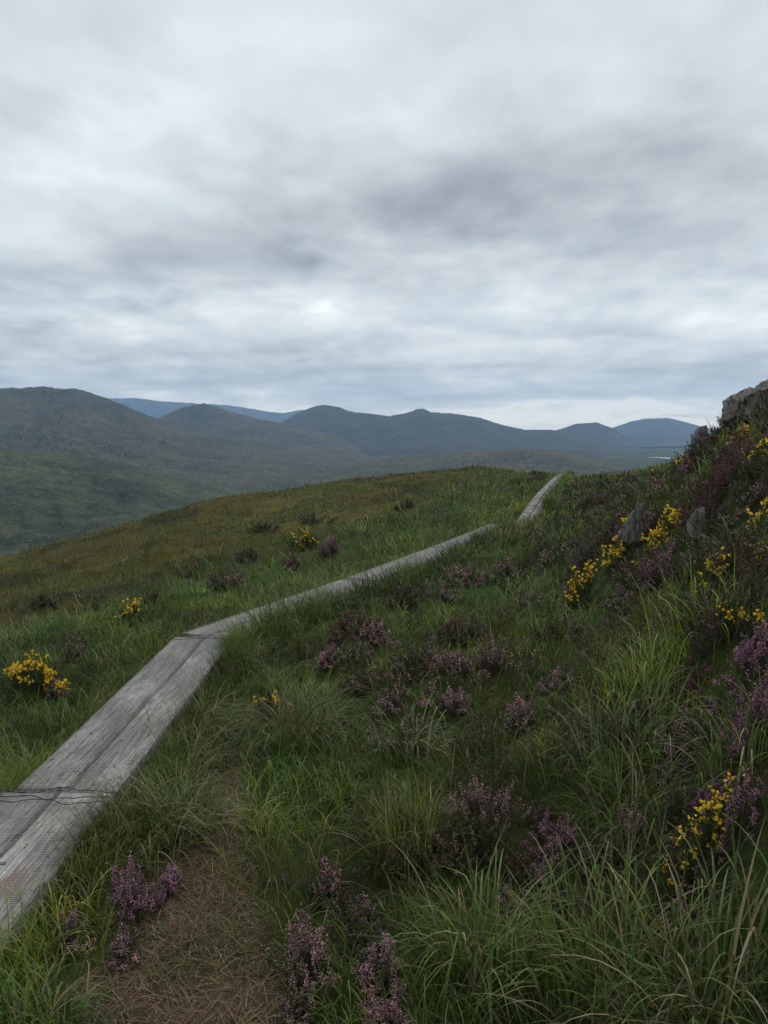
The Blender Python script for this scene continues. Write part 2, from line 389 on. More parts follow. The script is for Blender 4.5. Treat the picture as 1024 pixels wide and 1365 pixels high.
# near left swell, big left hill, cone hill, middle mountain, low central ridge, right hills, blue ranges
ridge('hill', [(-500, 560), (-200, 582), (0, 598), (60, 604), (130, 612), (190, 624), (260, 642), (330, 662), (420, 690), (560, 740)], 1450, 700, 500, -118, M_VAL, .09, 3, ns=1.2)
ridge('hill', [(-700, 560), (-300, 545), (-100, 530), (0, 519), (55, 516), (100, 519), (145, 532), (200, 555), (250, 573), (310, 584), (380, 594), (470, 604), (560, 640), (640, 660)], 3300, 1500, 900, -118, M_HILL, .055, 11, ns=1.2)
ridge('hill', [(100, 620), (180, 575), (222, 552), (246, 542), (270, 538), (292, 543), (318, 552), (350, 560), (400, 568), (440, 578), (500, 603), (560, 640)], 4700, 1300, 900, -118, M_HILL, .05, 19)
ridge('hill', [(400, 640), (480, 615), (540, 608), (620, 602), (700, 598), (750, 601), (800, 611), (850, 624), (910, 640), (1000, 660)], 2500, 900, 600, -118, M_HILL, .09, 23)
ridge('mountain', [(280, 640), (340, 585), (375, 563), (402, 548), (420, 542), (436, 540), (452, 543), (475, 550), (520, 555), (545, 551), (562, 549), (600, 551), (640, 557), (672, 567), (700, 573), (735, 573), (775, 580), (820, 596), (870, 612), (930, 640)], 6200, 1900, 1100, -118, M_MOUNT, .05, 31)
ridge('mountain', [(690, 590), (740, 574), (768, 565), (795, 563), (818, 571), (845, 588), (875, 606), (920, 625)], 7600, 1700, 1100, -118, M_MOUNT, .04, 37)
ridge('mountain', [(740, 600), (790, 580), (815, 571), (840, 562), (862, 558), (890, 557), (912, 562), (940, 570), (980, 577), (1060, 585), (1200, 600), (1400, 590)], 10800, 2400, 1500, -118, M_MOUNT, .03, 41)
ridge('mountain', [(20, 540), (90, 536), (150, 531), (185, 531), (215, 535), (250, 537), (300, 540), (325, 543), (352, 548), (378, 551), (402, 546), (430, 552), (520, 565), (620, 572), (700, 576)], 14500, 2300, 1300, -118, M_MOUNT, .03, 47)
# the glint of a lake far down the valley on the right
lx, ly, lz = at(881, 611, 7000)
m, nt, out = newmat('lake_water'); p = N(nt, 'ShaderNodeBsdfPrincipled', i_Roughness=.12); p.inputs['Base Color'].default_value = (.3, .34, .38, 1); nt.links.new(p.outputs[0], out.inputs[0])
lx = ray(882, 610)[0]*3150
a = np.linspace(0, 2*math.pi, 28, endpoint=False); rr = 1+.25*np.sin(a*3+1)+.1*np.sin(a*5)
zl = -97.0
V = np.stack([lx+rr*np.cos(a)*26, 3150+rr*np.sin(a)*110, np.full(28, zl)], -1); V = np.vstack([V, [[lx, 3150, zl]]])
LAKE = (V, m)

# ------------------------------------------------------------------ grass
def blades(base, az, L, tilt, bend, w, col, seg=5, tipcol=None, face=None):
    """curved tapering ribbons; all arguments are arrays of length n"""
    n = len(L); dx = np.cos(az); dy = np.sin(az)
    fa = az+math.pi/2+(rng.normal(0, .5, n) if face is None else face)
    wx = np.cos(fa); wy = np.sin(fa)
    kk = rng.integers(2, seg+1, n); ka = np.where(rng.random(n) < .14, rng.uniform(.5, 1.6, n), 0)
    pos = np.array(base, float); V = np.empty((n, seg+1, 2, 3), np.float32); C = np.empty((n, seg+1, 2, 3), np.float32)
    for k in range(seg+1):
        s = k/seg
        ww = w*.5*(1-s**2.2)*(.75+.6*s*(1-s)*2) + w*.02
        V[:, k, 0, 0] = pos[:, 0]-wx*ww; V[:, k, 0, 1] = pos[:, 1]-wy*ww; V[:, k, 0, 2] = pos[:, 2]
        V[:, k, 1, 0] = pos[:, 0]+wx*ww; V[:, k, 1, 1] = pos[:, 1]+wy*ww; V[:, k, 1, 2] = pos[:, 2]+ww*.3
        c = col if tipcol is None else col*(1-s**2)+tipcol*s**2
        C[:, k, 0] = c; C[:, k, 1] = c
        a = tilt+bend*((s+.5/seg)**1.4)
        a = np.minimum(a+ka*(k >= kk-1), 2.7)
        dl = (L/seg)
        pos = pos+np.stack([np.sin(a)*dx*dl, np.sin(a)*dy*dl, np.cos(a)*dl], -1)
    V = V.reshape(-1, 3); C = C.reshape(-1, 3)
    b = (np.arange(n)*(seg+1)*2)[:, None]; k = (np.arange(seg)*2)[None]
    q = b+k; Q = np.stack([q, q+1, q+3, q+2], -1).reshape(-1, 4)
    return V, Q, None, C
GPAL = np.array([(.052, .090, .014), (.070, .115, .018), (.042, .080, .016), (.095, .108, .028), (.125, .122, .048), (.030, .055, .012), (.18, .16, .075), (.080, .130, .040)])
GWT = np.array([.22, .17, .14, .14, .09, .14, .04, .06])
def grass_col(x, y, n):
    i = rng.choice(len(GPAL), n, p=GWT/GWT.sum()); c = GPAL[i].copy()
    h = gnoise(x*.45+7, y*.45, 33)[:, None]; k = gnoise(x*1.1, y*1.1+5, 35)[:, None]
    c *= np.array([[.96, 1.0, .74]])*np.exp(1.15*k)  # brightness noise puts dark hollows and bright highlights into the blade colour
    c = c*(1+np.clip(h, -.5, .5)*np.array([[.55, .2, -.2]]))
    return np.clip(c*rng.uniform(.7, 1.3, (n, 1)), .004, .5)

def scatter(rmax, dens, n0, thmax=.82, rmin=.9, ymin=.5):
    """n points in a wedge ahead with density dens(r) per m2 (rejection)"""
    # sample r with pdf ~ dens(r)*r
    r = np.linspace(rmin, rmax, 4000); pdf = dens(r)*r; cdf = np.cumsum(pdf); tot = np.trapz(pdf, r)*2*thmax
    nn = int(tot*n0); rr = np.interp(rng.random(nn), cdf/cdf[-1], r); th = rng.uniform(-thmax, thmax, nn)
    return rr*np.sin(th), rr*np.cos(th)

HEATHERS = [
 (175, 1185, 62, 100, 'purple', .75, 'tall open purple heather sprigs just right of the near end of the boardwalk', .8),
 (224, 1175, 22, 50, 'purple', .8, 'single small purple heather sprig right of the clump by the near boardwalk', .9),
 (93, 1240, 48, 58, 'pink', .6, 'low pinkish heather below the side of the nearest boardwalk section', .8),
 (170, 1262, 52, 38, 'pink', .45, 'sparse low pink heather at the left edge of the bare brown trail', .8),
 (408, 1258, 82, 120, 'pink', .8, 'big dusty pink heather clump on the right edge of the brown trail', .8),
 (438, 1175, 44, 66, 'pink', .5, 'thin pink heather sprigs behind the big trail-side clump', .8),
 (510, 1285, 84, 82, 'pink', .85, 'round pink heather head right of the big trail-side clump', .8),
 (512, 1350, 90, 56, 'pink', .85, 'pink heather cut by the bottom edge of the photo', .8),
 (640, 1066, 104, 78, 'dusty', .6, 'wide brownish pink heather in the middle of the grass slope, behind the broad-bladed foreground grass', .8),
 (652, 1120, 54, 46, 'rust', .5, 'rusty brown dead heather patch under the wide brownish pink clump', .8),
 (694, 948, 46, 44, 'pink', .9, 'small bright pink heather head alone in the green slope', .8),
 (740, 1115, 110, 56, 'purple', .75, 'wide purple heather left of the near yellow gorse, on a dark base', .7),
 (825, 1110, 95, 64, 'dusty', .55, 'dark leafy heather with few flowers between the wide purple clump and the near gorse', .7),
 (756, 1205, 44, 50, 'grey', .6, 'small greyish heather below the wide purple clump', .8),
 (680, 1205, 30, 30, 'pink', .5, 'tiny pink heather tuft left of the small greyish heather', .8),
 (1004, 868, 92, 66, 'purple', .95, 'vivid purple heather at the right edge, upper head of the big pair', .8),
 (1002, 940, 96, 110, 'purple', .8, 'vivid purple heather at the right edge, lower and taller of the big pair', .8),
 (985, 1070, 96, 84, 'purple', .35, 'dark heather with scattered purple tips above the near gorse at the right edge', .8),
 (940, 1066, 40, 46, 'purple', .8, 'small purple heather sprigs directly above the near yellow gorse', .8),
 (906, 985, 82, 56, 'dusty', .5, 'dull greyish pink heather amid long grass, left below the vivid pair', .8),
 (925, 905, 50, 34, 'magenta', .35, 'small dark reddish heather left of the vivid purple pair', .8),
 (612, 880, 62, 44, 'pink', .8, 'brightest pink head of the heather band in mid slope', .8),
 (560, 878, 86, 56, 'dusty', .5, 'dull pinkish heather at the left of the band in mid slope', .8),
 (668, 872, 80, 60, 'dusty', .55, 'greyish pink heather at the right of the band in mid slope', .8),
 (606, 838, 90, 36, 'faded', .5, 'faded brown-pink heather behind the mid-slope band', .8),
 (548, 975, 84, 66, 'dusty', .4, 'dark sparse heather in the centre of the slope', .8),
 (482, 905, 60, 44, 'dusty', .4, 'sparse dull heather left of the mid-slope band', .8),
 (440, 872, 44, 34, 'pink', .7, 'small pink heather tuft left of the mid-slope band', .8),
 (472, 826, 84, 34, 'rust', .6, 'reddish brown withered heather near the boardwalk bend', .8),
 (540, 790, 70, 34, 'faded', .4, 'faded heather beside the boardwalk in the middle distance', .8),
 (622, 768, 60, 36, 'pink', .6, 'pink heather mound right of the far end of the near boardwalk', .8),
 (588, 786, 50, 30, 'dusty', .6, 'dusty pink heather in front of the mound near the boardwalk', .8),
 (672, 758, 44, 34, 'pink', .5, 'pale pink heather right of the mound near the boardwalk', .8),
 (778, 736, 46, 56, 'grey', .7, 'grey-purple heather left of the long gorse row', .8),
 (862, 762, 84, 62, 'purple', .45, 'purple heather tucked below the long gorse row', .8),
 (870, 690, 50, 40, 'dusty', .4, 'dull heather between the two grey rocks above the gorse row', .8),
 (958, 632, 96, 70, 'magenta', .85, 'deep magenta heather high on the right bank', .8),
 (920, 612, 60, 46, 'purple', .35, 'dark purple heather left of the deep magenta one on the bank', .8),
 (878, 645, 34, 30, 'pink', .6, 'small pink heather at the edge of the bank above the leaning rock', .8),
 (832, 650, 54, 36, 'dusty', .6, 'dusty heather on the distant slope left of the leaning rock', .8),
 (790, 664, 60, 28, 'faded', .4, 'distant faded heather on the slope right of the far boardwalk', .8),
 (1002, 765, 60, 110, 'magenta', .15, 'dark brown heather under the gorse at the right edge', .8),
 (960, 820, 90, 80, 'magenta', .18, 'dark brown leafy heather below the scattered gorse', .8),
 (1008, 660, 40, 50, 'purple', .35, 'dark heather with purple tips above the right-edge gorse', .8),
 (440, 727, 32, 34, 'purple', .6, 'dark purple heather on the far side of the boardwalk beside small yellow flowers', .8),
 (392, 750, 30, 26, 'magenta', .7, 'reddish purple heather on the far side of the boardwalk, nearer the bend', .8),
 (207, 792, 44, 24, 'faded', .6, 'brownish heather bush beyond the boardwalk bend on the verge', .8),
 (105, 812, 20, 14, 'grey', .5, 'little dark round bush alone on the brown moor', .8),
 (134, 808, 20, 14, 'grey', .3, 'little dark bush right of the lone round one on the moor', .8),
 (98, 864, 60, 40, 'dusty', .4, 'dull heather right of the orange-yellow gorse on the left', .8),
 (74, 918, 34, 20, 'purple', .7, 'small purple heather under the orange-yellow gorse on the left', .8),
 (300, 772, 60, 30, 'dusty', .3, 'dull heather in the verge above the boardwalk bend', .8),
 (828, 706, 46, 34, 'dusty', .5, 'dusty heather hiding the left foot of the leaning rock slab', .7),
 (862, 708, 34, 26, 'purple', .4, 'little purple heather at the right foot of the leaning rock slab', .7),
 (916, 712, 40, 28, 'dusty', .3, 'leafy heather against the lower left of the short ridged rock', .7),
 (950, 700, 34, 40, 'grey', .3, 'dark heather at the right side of the short ridged rock', .7),
 (985, 556, 56, 34, 'faded', .3, 'scrubby heather along the foot of the big outcrop', .7),
 (330, 740, 40, 18, 'grey', .15, 'flat dark cushion of heather on the moor above the verge', .8),
 (250, 762, 36, 16, 'faded', .3, 'small brownish cushion on the moor left of the flat dark one', .8),
 (60, 800, 36, 16, 'grey', .2, 'low dark cushion near the left edge of the moor', .8),
 (540, 672, 40, 16, 'grey', .1, 'dark cushion high on the moor towards the crest', .8),
 (350, 700, 40, 18, 'grey', .1, 'dark cushion on the moor slope left of the dark bush by the pale stone', .8),
 (420, 690, 44, 22, 'grey', .1, 'dark bush on the open moor in line with the small pale stone', .8),
 (600, 930, 66, 44, 'pink', .6, 'pale pink heather in front of the mid-slope band, below its brightest head', .8),
 (520, 930, 60, 40, 'dusty', .6, 'dusty heather between the dark centre heather and the sparse dull one', .8),
 (745, 905, 70, 40, 'dusty', .6, 'thin dusty heather right of the small bright pink head', .8),
 (590, 1130, 60, 44, 'pink', .5, 'thin pink heather in the grass beside the rusty brown patch', .8),
 (480, 1215, 60, 44, 'pink', .6, 'low pink heather behind the round pink head', .8),
 (395, 1330, 66, 50, 'dusty', .6, 'dusty heather at the bottom edge beside the brown trail', .8),
 (720, 1165, 70, 40, 'dusty', .5, 'dusty heather under the left end of the wide purple clump', .8),
 (500, 842, 70, 34, 'pink', .6, 'pink heather between the boardwalk and the mid-slope band', .8),
 (700, 800, 60, 34, 'dusty', .5, 'dusty heather left of the loose yellow gorse', .8),
 (730, 740, 50, 30, 'dusty', .5, 'low dusty heather left of the grey-purple one by the gorse row', .8),
 (705, 706, 56, 30, 'grey', .2, 'dark bush right of the gap in the boardwalk', .8),
]
GORSES = [
 (46, 893, 104, 44, 220, 'orange-yellow gorse at the left edge beyond the boardwalk', .5),
 (177, 818, 40, 30, 50, 'small yellow gorse on the verge left of the boardwalk bend', .6),
 (880, 712, 66, 60, 190, 'dense yellow gorse in front of the two grey rocks, right end of the long row', .6),
 (826, 734, 62, 54, 230, 'dense yellow gorse, left end of the long row', .6),
 (775, 782, 56, 54, 75, 'loose yellow gorse low in front of the long row', .6),
 (945, 772, 54, 64, 60, 'scattered yellow gorse in long grass below the rocks', .6),
 (968, 815, 34, 66, 26, 'thin drooping yellow gorse below the scattered one', .6),
 (928, 1124, 104, 104, 120, 'nearest yellow gorse with big flowers, low on the right', .6),
 (896, 1230, 36, 60, 8, 'two lone yellow flowers in the grass under the nearest gorse', .5),
 (984, 590, 36, 40, 70, 'bright gorse cluster on top of the right bank below the outcrop', .6),
 (1012, 604, 36, 60, 34, 'sparse gorse at the right edge below the outcrop', .6),
 (1012, 700, 34, 56, 60, 'gorse at the right edge halfway up the bank', .6),
 (1014, 745, 28, 34, 46, 'compact gorse at the right edge under the halfway one', .6),
 (1012, 835, 30, 40, 18, 'pale yellow gorse sprig at the right edge above the vivid purple heather', .6),
 (906, 622, 34, 30, 24, 'small gorse on the skyline edge of the right bank', .6),
 (406, 722, 40, 24, 46, 'small yellow flowers on the far side of the boardwalk halfway along', .6),
 (364, 935, 52, 44, 26, 'tiny yellow flowers in grass right of the boardwalk bend', .6),
 (872, 632, 30, 20, 10, 'tiny gorse on the lower lip of the right bank', .6),
]
SHR = []
for h in HEATHERS+GORSES:
    px, py, wpx, hpx = h[:4]; x, y, z = ground_hit(px, py, hpx/2/F*.9)
    SHR.append((x, y, max(.06, wpx/2/F*y), max(.1, wpx/2/F*y*.75)))
def shrub_mask(x, y):
    m = np.zeros(np.shape(x))
    for a, b, rx, ry in SHR:
        q = ((x-a*(y/b))/(rx*.95+.02))**2+((y-b+.10)/(ry+.16+.02*b))**2
        m = np.maximum(m, 1-ss(.75, 1.15, q))
    return m
# 1. lush verge: tussocks
acc = Acc()
tx, ty = scatter(60, lambda r: 24*np.minimum(1, (4.5/r))**1.5, 1.0)
d, sd = path_dist(tx, ty); mwt = moor_w(tx, ty); tmk = track_mask(tx, ty)
keep = (d > .30) & (rng.random(len(tx)) > mwt*.93) & (tmk < .25)
# thin out on the heather bank
bank = ss(1.7, 3.2, tx-.12*ty)*ss(3, 5, ty)
keep &= rng.random(len(tx)) > bank*.72
keep &= rng.random(len(tx)) > shrub_mask(tx, ty)*.80
tx = tx[keep]; ty = ty[keep]; d = d[keep]; sd = sd[keep]
tr = np.hypot(tx, ty); nb = np.clip(48*(4.5/np.maximum(tr, 3.2))**.55, 10, 60).astype(int)
size = rng.lognormal(0, .28, len(tx))*(.85+.5*np.clip(gnoise(tx*.6, ty*.6, 71), -.6, .8))
lean = math.pi*1.1+1.2*gnoise(tx*.35, ty*.35, 73)*2
I = np.repeat(np.arange(len(tx)), nb); nB = len(I)
az = rng.uniform(0, 2*math.pi, nB); rad = rng.random(nB)**.55*.13*size[I]*np.maximum(1, tr[I]/9)
bx = tx[I]+np.cos(az)*rad; by = ty[I]+np.sin(az)*rad
az = az+rng.normal(0, 1.2, nB)
az = np.arctan2(np.sin(az)+.55*np.sin(lean[I]), np.cos(az)+.55*np.cos(lean[I]))
L = rng.uniform(.10, .34, nB)*size[I]*(1-.3*ss(5, 12, tr[I]))*(1-.45*shrub_mask(bx, by))*(1-.45*(bx < -.75)*(bx > -1.6)*(by < 3.1)); L *= np.where(d[I] < .5, .9, 1)
tw = np.maximum(rng.uniform(.0026, .0062, nB), tr[I]*.0007*rng.uniform(.7, 1.3, nB))
tcol = grass_col(tx, ty, len(tx)); bc = (tcol[I]*.6+grass_col(bx, by, nB)*.4)*rng.lognormal(0, .28, len(tx))[I][:, None]  # per-tuft brightness adds to the hollows and highlights painted into the colour
straw = rng.random(nB) < .08; bc[straw] = np.array([.26, .23, .14])*rng.uniform(.6, 1.1, (straw.sum(), 1))
tilt = np.abs(rng.normal(.25, .28, nB)); bend = rng.uniform(.8, 2.4, nB)
acc.add(*blades(np.stack([bx, by, hfast(bx, by)-.01], -1), az, L, tilt, bend, tw, bc, 6))
# tufts crowding the edges of the boards, some blades falling over them
ex_ = []
for sgn, cnt, lmul in ((1, 1300, 1.0), (-1, 560, .7)):
    for _ in range(cnt):
        yy = math.exp(rng.uniform(math.log(1.0), math.log(31)))
        k = int(np.searchsorted(JP[:, 1], yy)); k = min(max(k, 1), len(JP)-1); a_, b_ = JP[k-1], JP[k]
        f_ = (yy-a_[1])/(b_[1]-a_[1]); dv = (b_-a_)/np.hypot(*(b_-a_)); off = sgn*(.275+abs(rng.normal(0, .07)))
        if sgn > 0 and yy < 3.1 and rng.random() < .9: continue
        mul_ = lmul*(1.45 if sgn > 0 and 6.8 < yy < 14 else (1.35 if yy > 15 else 1.0))
        ex_.append((a_[0]+f_*(b_[0]-a_[0])+dv[1]*off, yy-dv[0]*off, math.atan2(dv[0]*sgn, -dv[1]*sgn), mul_))
ex_ = np.array(ex_); ex_ = ex_[np.repeat(np.arange(len(ex_)), 22)]; nE = len(ex_); er_ = np.hypot(ex_[:, 0], ex_[:, 1])
bx = ex_[:, 0]+rng.normal(0, .045, nE); by = ex_[:, 1]+rng.normal(0, .09, nE); dE, sE = path_dist(bx, by); k = dE > .262
bx, by, er_, lm, az = bx[k], by[k], er_[k], ex_[k, 3], ex_[k, 2]+rng.normal(0, 1.3, k.sum()); nE = len(bx)
acc.add(*blades(np.stack([bx, by, hfast(bx, by)-.01], -1), az, rng.uniform(.14, .36, nE)*lm*(1+.5*gnoise(bx*1.3, by*1.3, 57)), np.abs(rng.normal(.2, .2, nE)), rng.uniform(.5, 2.2, nE),
        np.maximum(.0035, er_*.0008), grass_col(bx, by, nE), 5))
# 2. understorey of single fine blades
bx, by = scatter(45, lambda r: 1150*np.minimum(1, (3.0/r))**1.65, 1.0)
d2, sd2 = path_dist(bx, by); mwt = moor_w(bx, by); tmk = track_mask(bx, by)
keep = (d2 > .30) & (rng.random(len(bx)) > mwt*.9) & (rng.random(len(bx)) > tmk*(1.0+.4*gnoise(bx*2.2, by*2.2, 15))) & (rng.random(len(bx)) > shrub_mask(bx, by)*.8)
bx = bx[keep]; by = by[keep]; n2 = len(bx); r2 = np.hypot(bx, by)
c = grass_col(bx, by, n2)*1.05
acc.add(*blades(np.stack([bx, by, hfast(bx, by)-.01], -1), rng.uniform(0, 6.28, n2), rng.uniform(.11, .28, n2)*(1+.3*gnoise(bx, by, 3))*(1+.35*ss(4, 7, r2)), np.abs(rng.normal(.3, .3, n2)),
        rng.uniform(.3, 1.9, n2), np.maximum(.0026, r2*.0009), c, 4))
tag(acc.build('grass', M_GRASS), 'long arching green grass of the verge and slope beside the boardwalk', 'grass', kind='stuff')
print('verge blades', nB, n2)

# 3. moor grass on the left and over the crest
acc = Acc()
mx, my = scatter(62, lambda r: 26*np.minimum(1, (9/r))**1.05, 1.0, .75, 4)
d2, sd2 = path_dist(mx, my)
keep = (d2 > .5) & (rng.random(len(mx)) < moor_w(mx, my)*1.05); mx = mx[keep]; my = my[keep]
mr = np.hypot(mx, my); I = np.repeat(np.arange(len(mx)), np.clip(15*(9/mr)**.35, 6, 20).astype(int)); nM = len(I)
az = rng.uniform(0, 6.28, nM); rad = rng.random(nM)**.5*.16*np.maximum(1, mr[I]/18)
bx = mx[I]+np.cos(az)*rad; by = my[I]+np.sin(az)*rad
tc_ = moor_col(mx, my, rng.normal(0, .12, len(mx)))*rng.lognormal(.1, .2, (len(mx), 1))
az = np.arctan2(np.sin(az)*.8+.3*np.sin(3.5), np.cos(az)*.8+.3*np.cos(3.5))
acc.add(*blades(np.stack([bx, by, hfast(bx, by)-.01], -1), az, rng.uniform(.07, .17, nM)*np.exp(.5*gnoise(bx*.8, by*.8, 9)), np.abs(rng.normal(.45, .3, nM)), rng.uniform(.6, 1.9, nM),
        np.maximum(.003, mr[I]*.0006), .8*tc_[I]*rng.uniform(.7, 1.4, (nM, 1)), 3))
tag(acc.build('moor_grass', M_GRASS), 'short brown and olive grass covering the open moor on the left', 'grass', kind='stuff')
print('moor blades', nM)

# 4. trodden dead grass on the worn trail
acc = Acc()
n4 = 42000; y4 = rng.uniform(.8, 5.4, n4); x4 = rng.uniform(-1.25, .15, n4); t4 = track_mask(x4, y4); k = rng.random(n4) < t4; x4 = x4[k]; y4 = y4[k]; n4 = len(x4)
dead = np.array([(.17, .105, .065), (.23, .165, .10), (.11, .070, .042), (.05, .07, .018), (.32, .26, .16)])[rng.choice(5, n4, p=[.30, .22, .18, .24, .06])]
acc.add(*blades(np.stack([x4, y4, hfast(x4, y4)+.001], -1), rng.uniform(0, 6.28, n4), rng.uniform(.025, .10, n4), rng.uniform(.9, 1.5, n4), rng.uniform(-.1, .5, n4), np.full(n4, .0022), dead, 3))
tag(acc.build('trodden_grass', M_GRASS), 'flattened dead brown grass on the worn trail', 'grass', kind='stuff')

# ------------------------------------------------------------------ heather and gorse
def tubes(P, r0, r1, col):
    """P (n,k,3) polylines -> 3-sided tubes"""
    n, k, _ = P.shape
    T = np.gradient(P, axis=1); T /= np.linalg.norm(T, axis=2, keepdims=True)+1e-9
    ref = np.array([.31, .95, .05]); A_ = np.cross(T, ref); A_ /= np.linalg.norm(A_, axis=2, keepdims=True)+1e-9; B_ = np.cross(T, A_)
    r = np.linspace(1, 0, k)[None, :, None]; r = r*np.reshape(r0, (-1, 1, 1))+(1-r)*np.reshape(r1, (-1, 1, 1))
    V = np.stack([P+r*(math.cos(a)*A_+math.sin(a)*B_) for a in (0, 2.094, 4.189)], 2)   # n,k,3,3
    b = (np.arange(n)*k*3)[:, None, None]+(np.arange(k-1)*3)[None, :, None]; j = np.arange(3)[None, None]; j2 = (j+1) % 3
    Q = np.stack([b+j, b+j2, b+3+j2, b+3+j], -1).reshape(-1, 4)
    return V.reshape(-1, 3), Q, None, np.repeat(col, k*3, axis=0)
def poly_at(P, s):
    """sample points on polylines: P (n,k,3), s (n,m) in 0..1 -> pos, tangent (n,m,3)"""
    n, k, _ = P.shape; f = np.clip(s, 0, .9999)*(k-1); i = f.astype(int); f = (f-i)[..., None]; ar = np.arange(n)[:, None]
    a = P[ar, i]; b = P[ar, i+1]; t = b-a; t /= np.linalg.norm(t, axis=2, keepdims=True)+1e-9
    return a+(b-a)*f, t
def tri_leaf(pos, t, ln, w, col, spread=.8):
    n = len(pos); rd = rng.normal(0, 1, (n, 3)); rd /= np.linalg.norm(rd, axis=1, keepdims=True)+1e-9
    dr = t*(1-spread*.6)+rd*spread; dr /= np.linalg.norm(dr, axis=1, keepdims=True)+1e-9
    sd = np.cross(dr, rng.normal(0, 1, (n, 3))); sd /= np.linalg.norm(sd, axis=1, keepdims=True)+1e-9
    ln = np.reshape(ln, (-1, 1)); w = np.reshape(w, (-1, 1))
    V = np.stack([pos-sd*w*.5, pos+sd*w*.5, pos+dr*ln], 1).reshape(-1, 3)
    return V, None, np.arange(n*3).reshape(-1, 3), np.repeat(col, 3, axis=0)
def bell(pos, t, ln, w, col, spread=.7):
    """small closed bells: 4-sided bipyramids"""
    n = len(pos); rd = rng.normal(0, 1, (n, 3)); rd /= np.linalg.norm(rd, axis=1, keepdims=True)+1e-9
    dr = t*(1-spread*.5)+rd*spread; dr /= np.linalg.norm(dr, axis=1, keepdims=True)+1e-9
    a = np.cross(dr, rng.normal(0, 1, (n, 3))); a /= np.linalg.norm(a, axis=1, keepdims=True)+1e-9; b = np.cross(dr, a)
    ln = np.reshape(ln, (-1, 1)); w = np.reshape(w, (-1, 1))*.5; mid = pos+dr*ln*.6
    V = np.stack([pos, mid+a*w, mid+b*w, mid-a*w, mid-b*w, pos+dr*ln], 1).reshape(-1, 3)
    k = (np.arange(n)*6)[:, None]; T = np.concatenate([k+np.array([[0, 2, 1]]), k+np.array([[0, 3, 2]]), k+np.array([[0, 4, 3]]), k+np.array([[0, 1, 4]]),
        k+np.array([[5, 1, 2]]), k+np.array([[5, 2, 3]]), k+np.array([[5, 3, 4]]), k+np.array([[5, 4, 1]])])
    return V, None, T, np.repeat(col, 6, axis=0)
TONES = {'pink': (.60, .35, .43), 'dusty': (.48, .31, .34), 'purple': (.52, .25, .42), 'magenta': (.26, .065, .15), 'faded': (.27, .16, .155), 'grey': (.25, .18, .22), 'rust': (.27, .12, .10)}
def bush_paths(n, RX, RY, H, gz, lop=.42):
    """sprigs fanning from a few roots to an uneven dome; gz(x,y) = local ground level"""
    th = rng.uniform(0, 2*math.pi, n); q = rng.random(n)**.5
    lob = 1+lop*np.sin(th*2+rng.uniform(0, 6))+lop*.6*np.sin(th*3+rng.uniform(0, 6))
    ex = q*RX*np.cos(th)*lob; ey = q*RY*np.sin(th)*lob
    ez = H*np.sqrt(np.clip(1-q**2*.8, .05, 1))*rng.uniform(.55, 1.15, n)*(1+.45*gnoise(ex/RX*2, ey/RY*2, int(rng.integers(999))))
    sx = ex*rng.uniform(.45, .75, n); sy = ey*rng.uniform(.45, .75, n)
    s = np.linspace(0, 1, 6)[None, :]
    X = sx[:, None]+(ex-sx)[:, None]*s**1.2+rng.normal(0, .008, (n, 6))*s; Y = sy[:, None]+(ey-sy)[:, None]*s**1.2+rng.normal(0, .008, (n, 6))*s
    g0 = gz(sx, sy); g1 = gz(ex, ey)
    Z = g0[:, None]*(1-s)+g1[:, None]*s+ez[:, None]*s-.01
    return np.stack([X, Y, Z], -1)
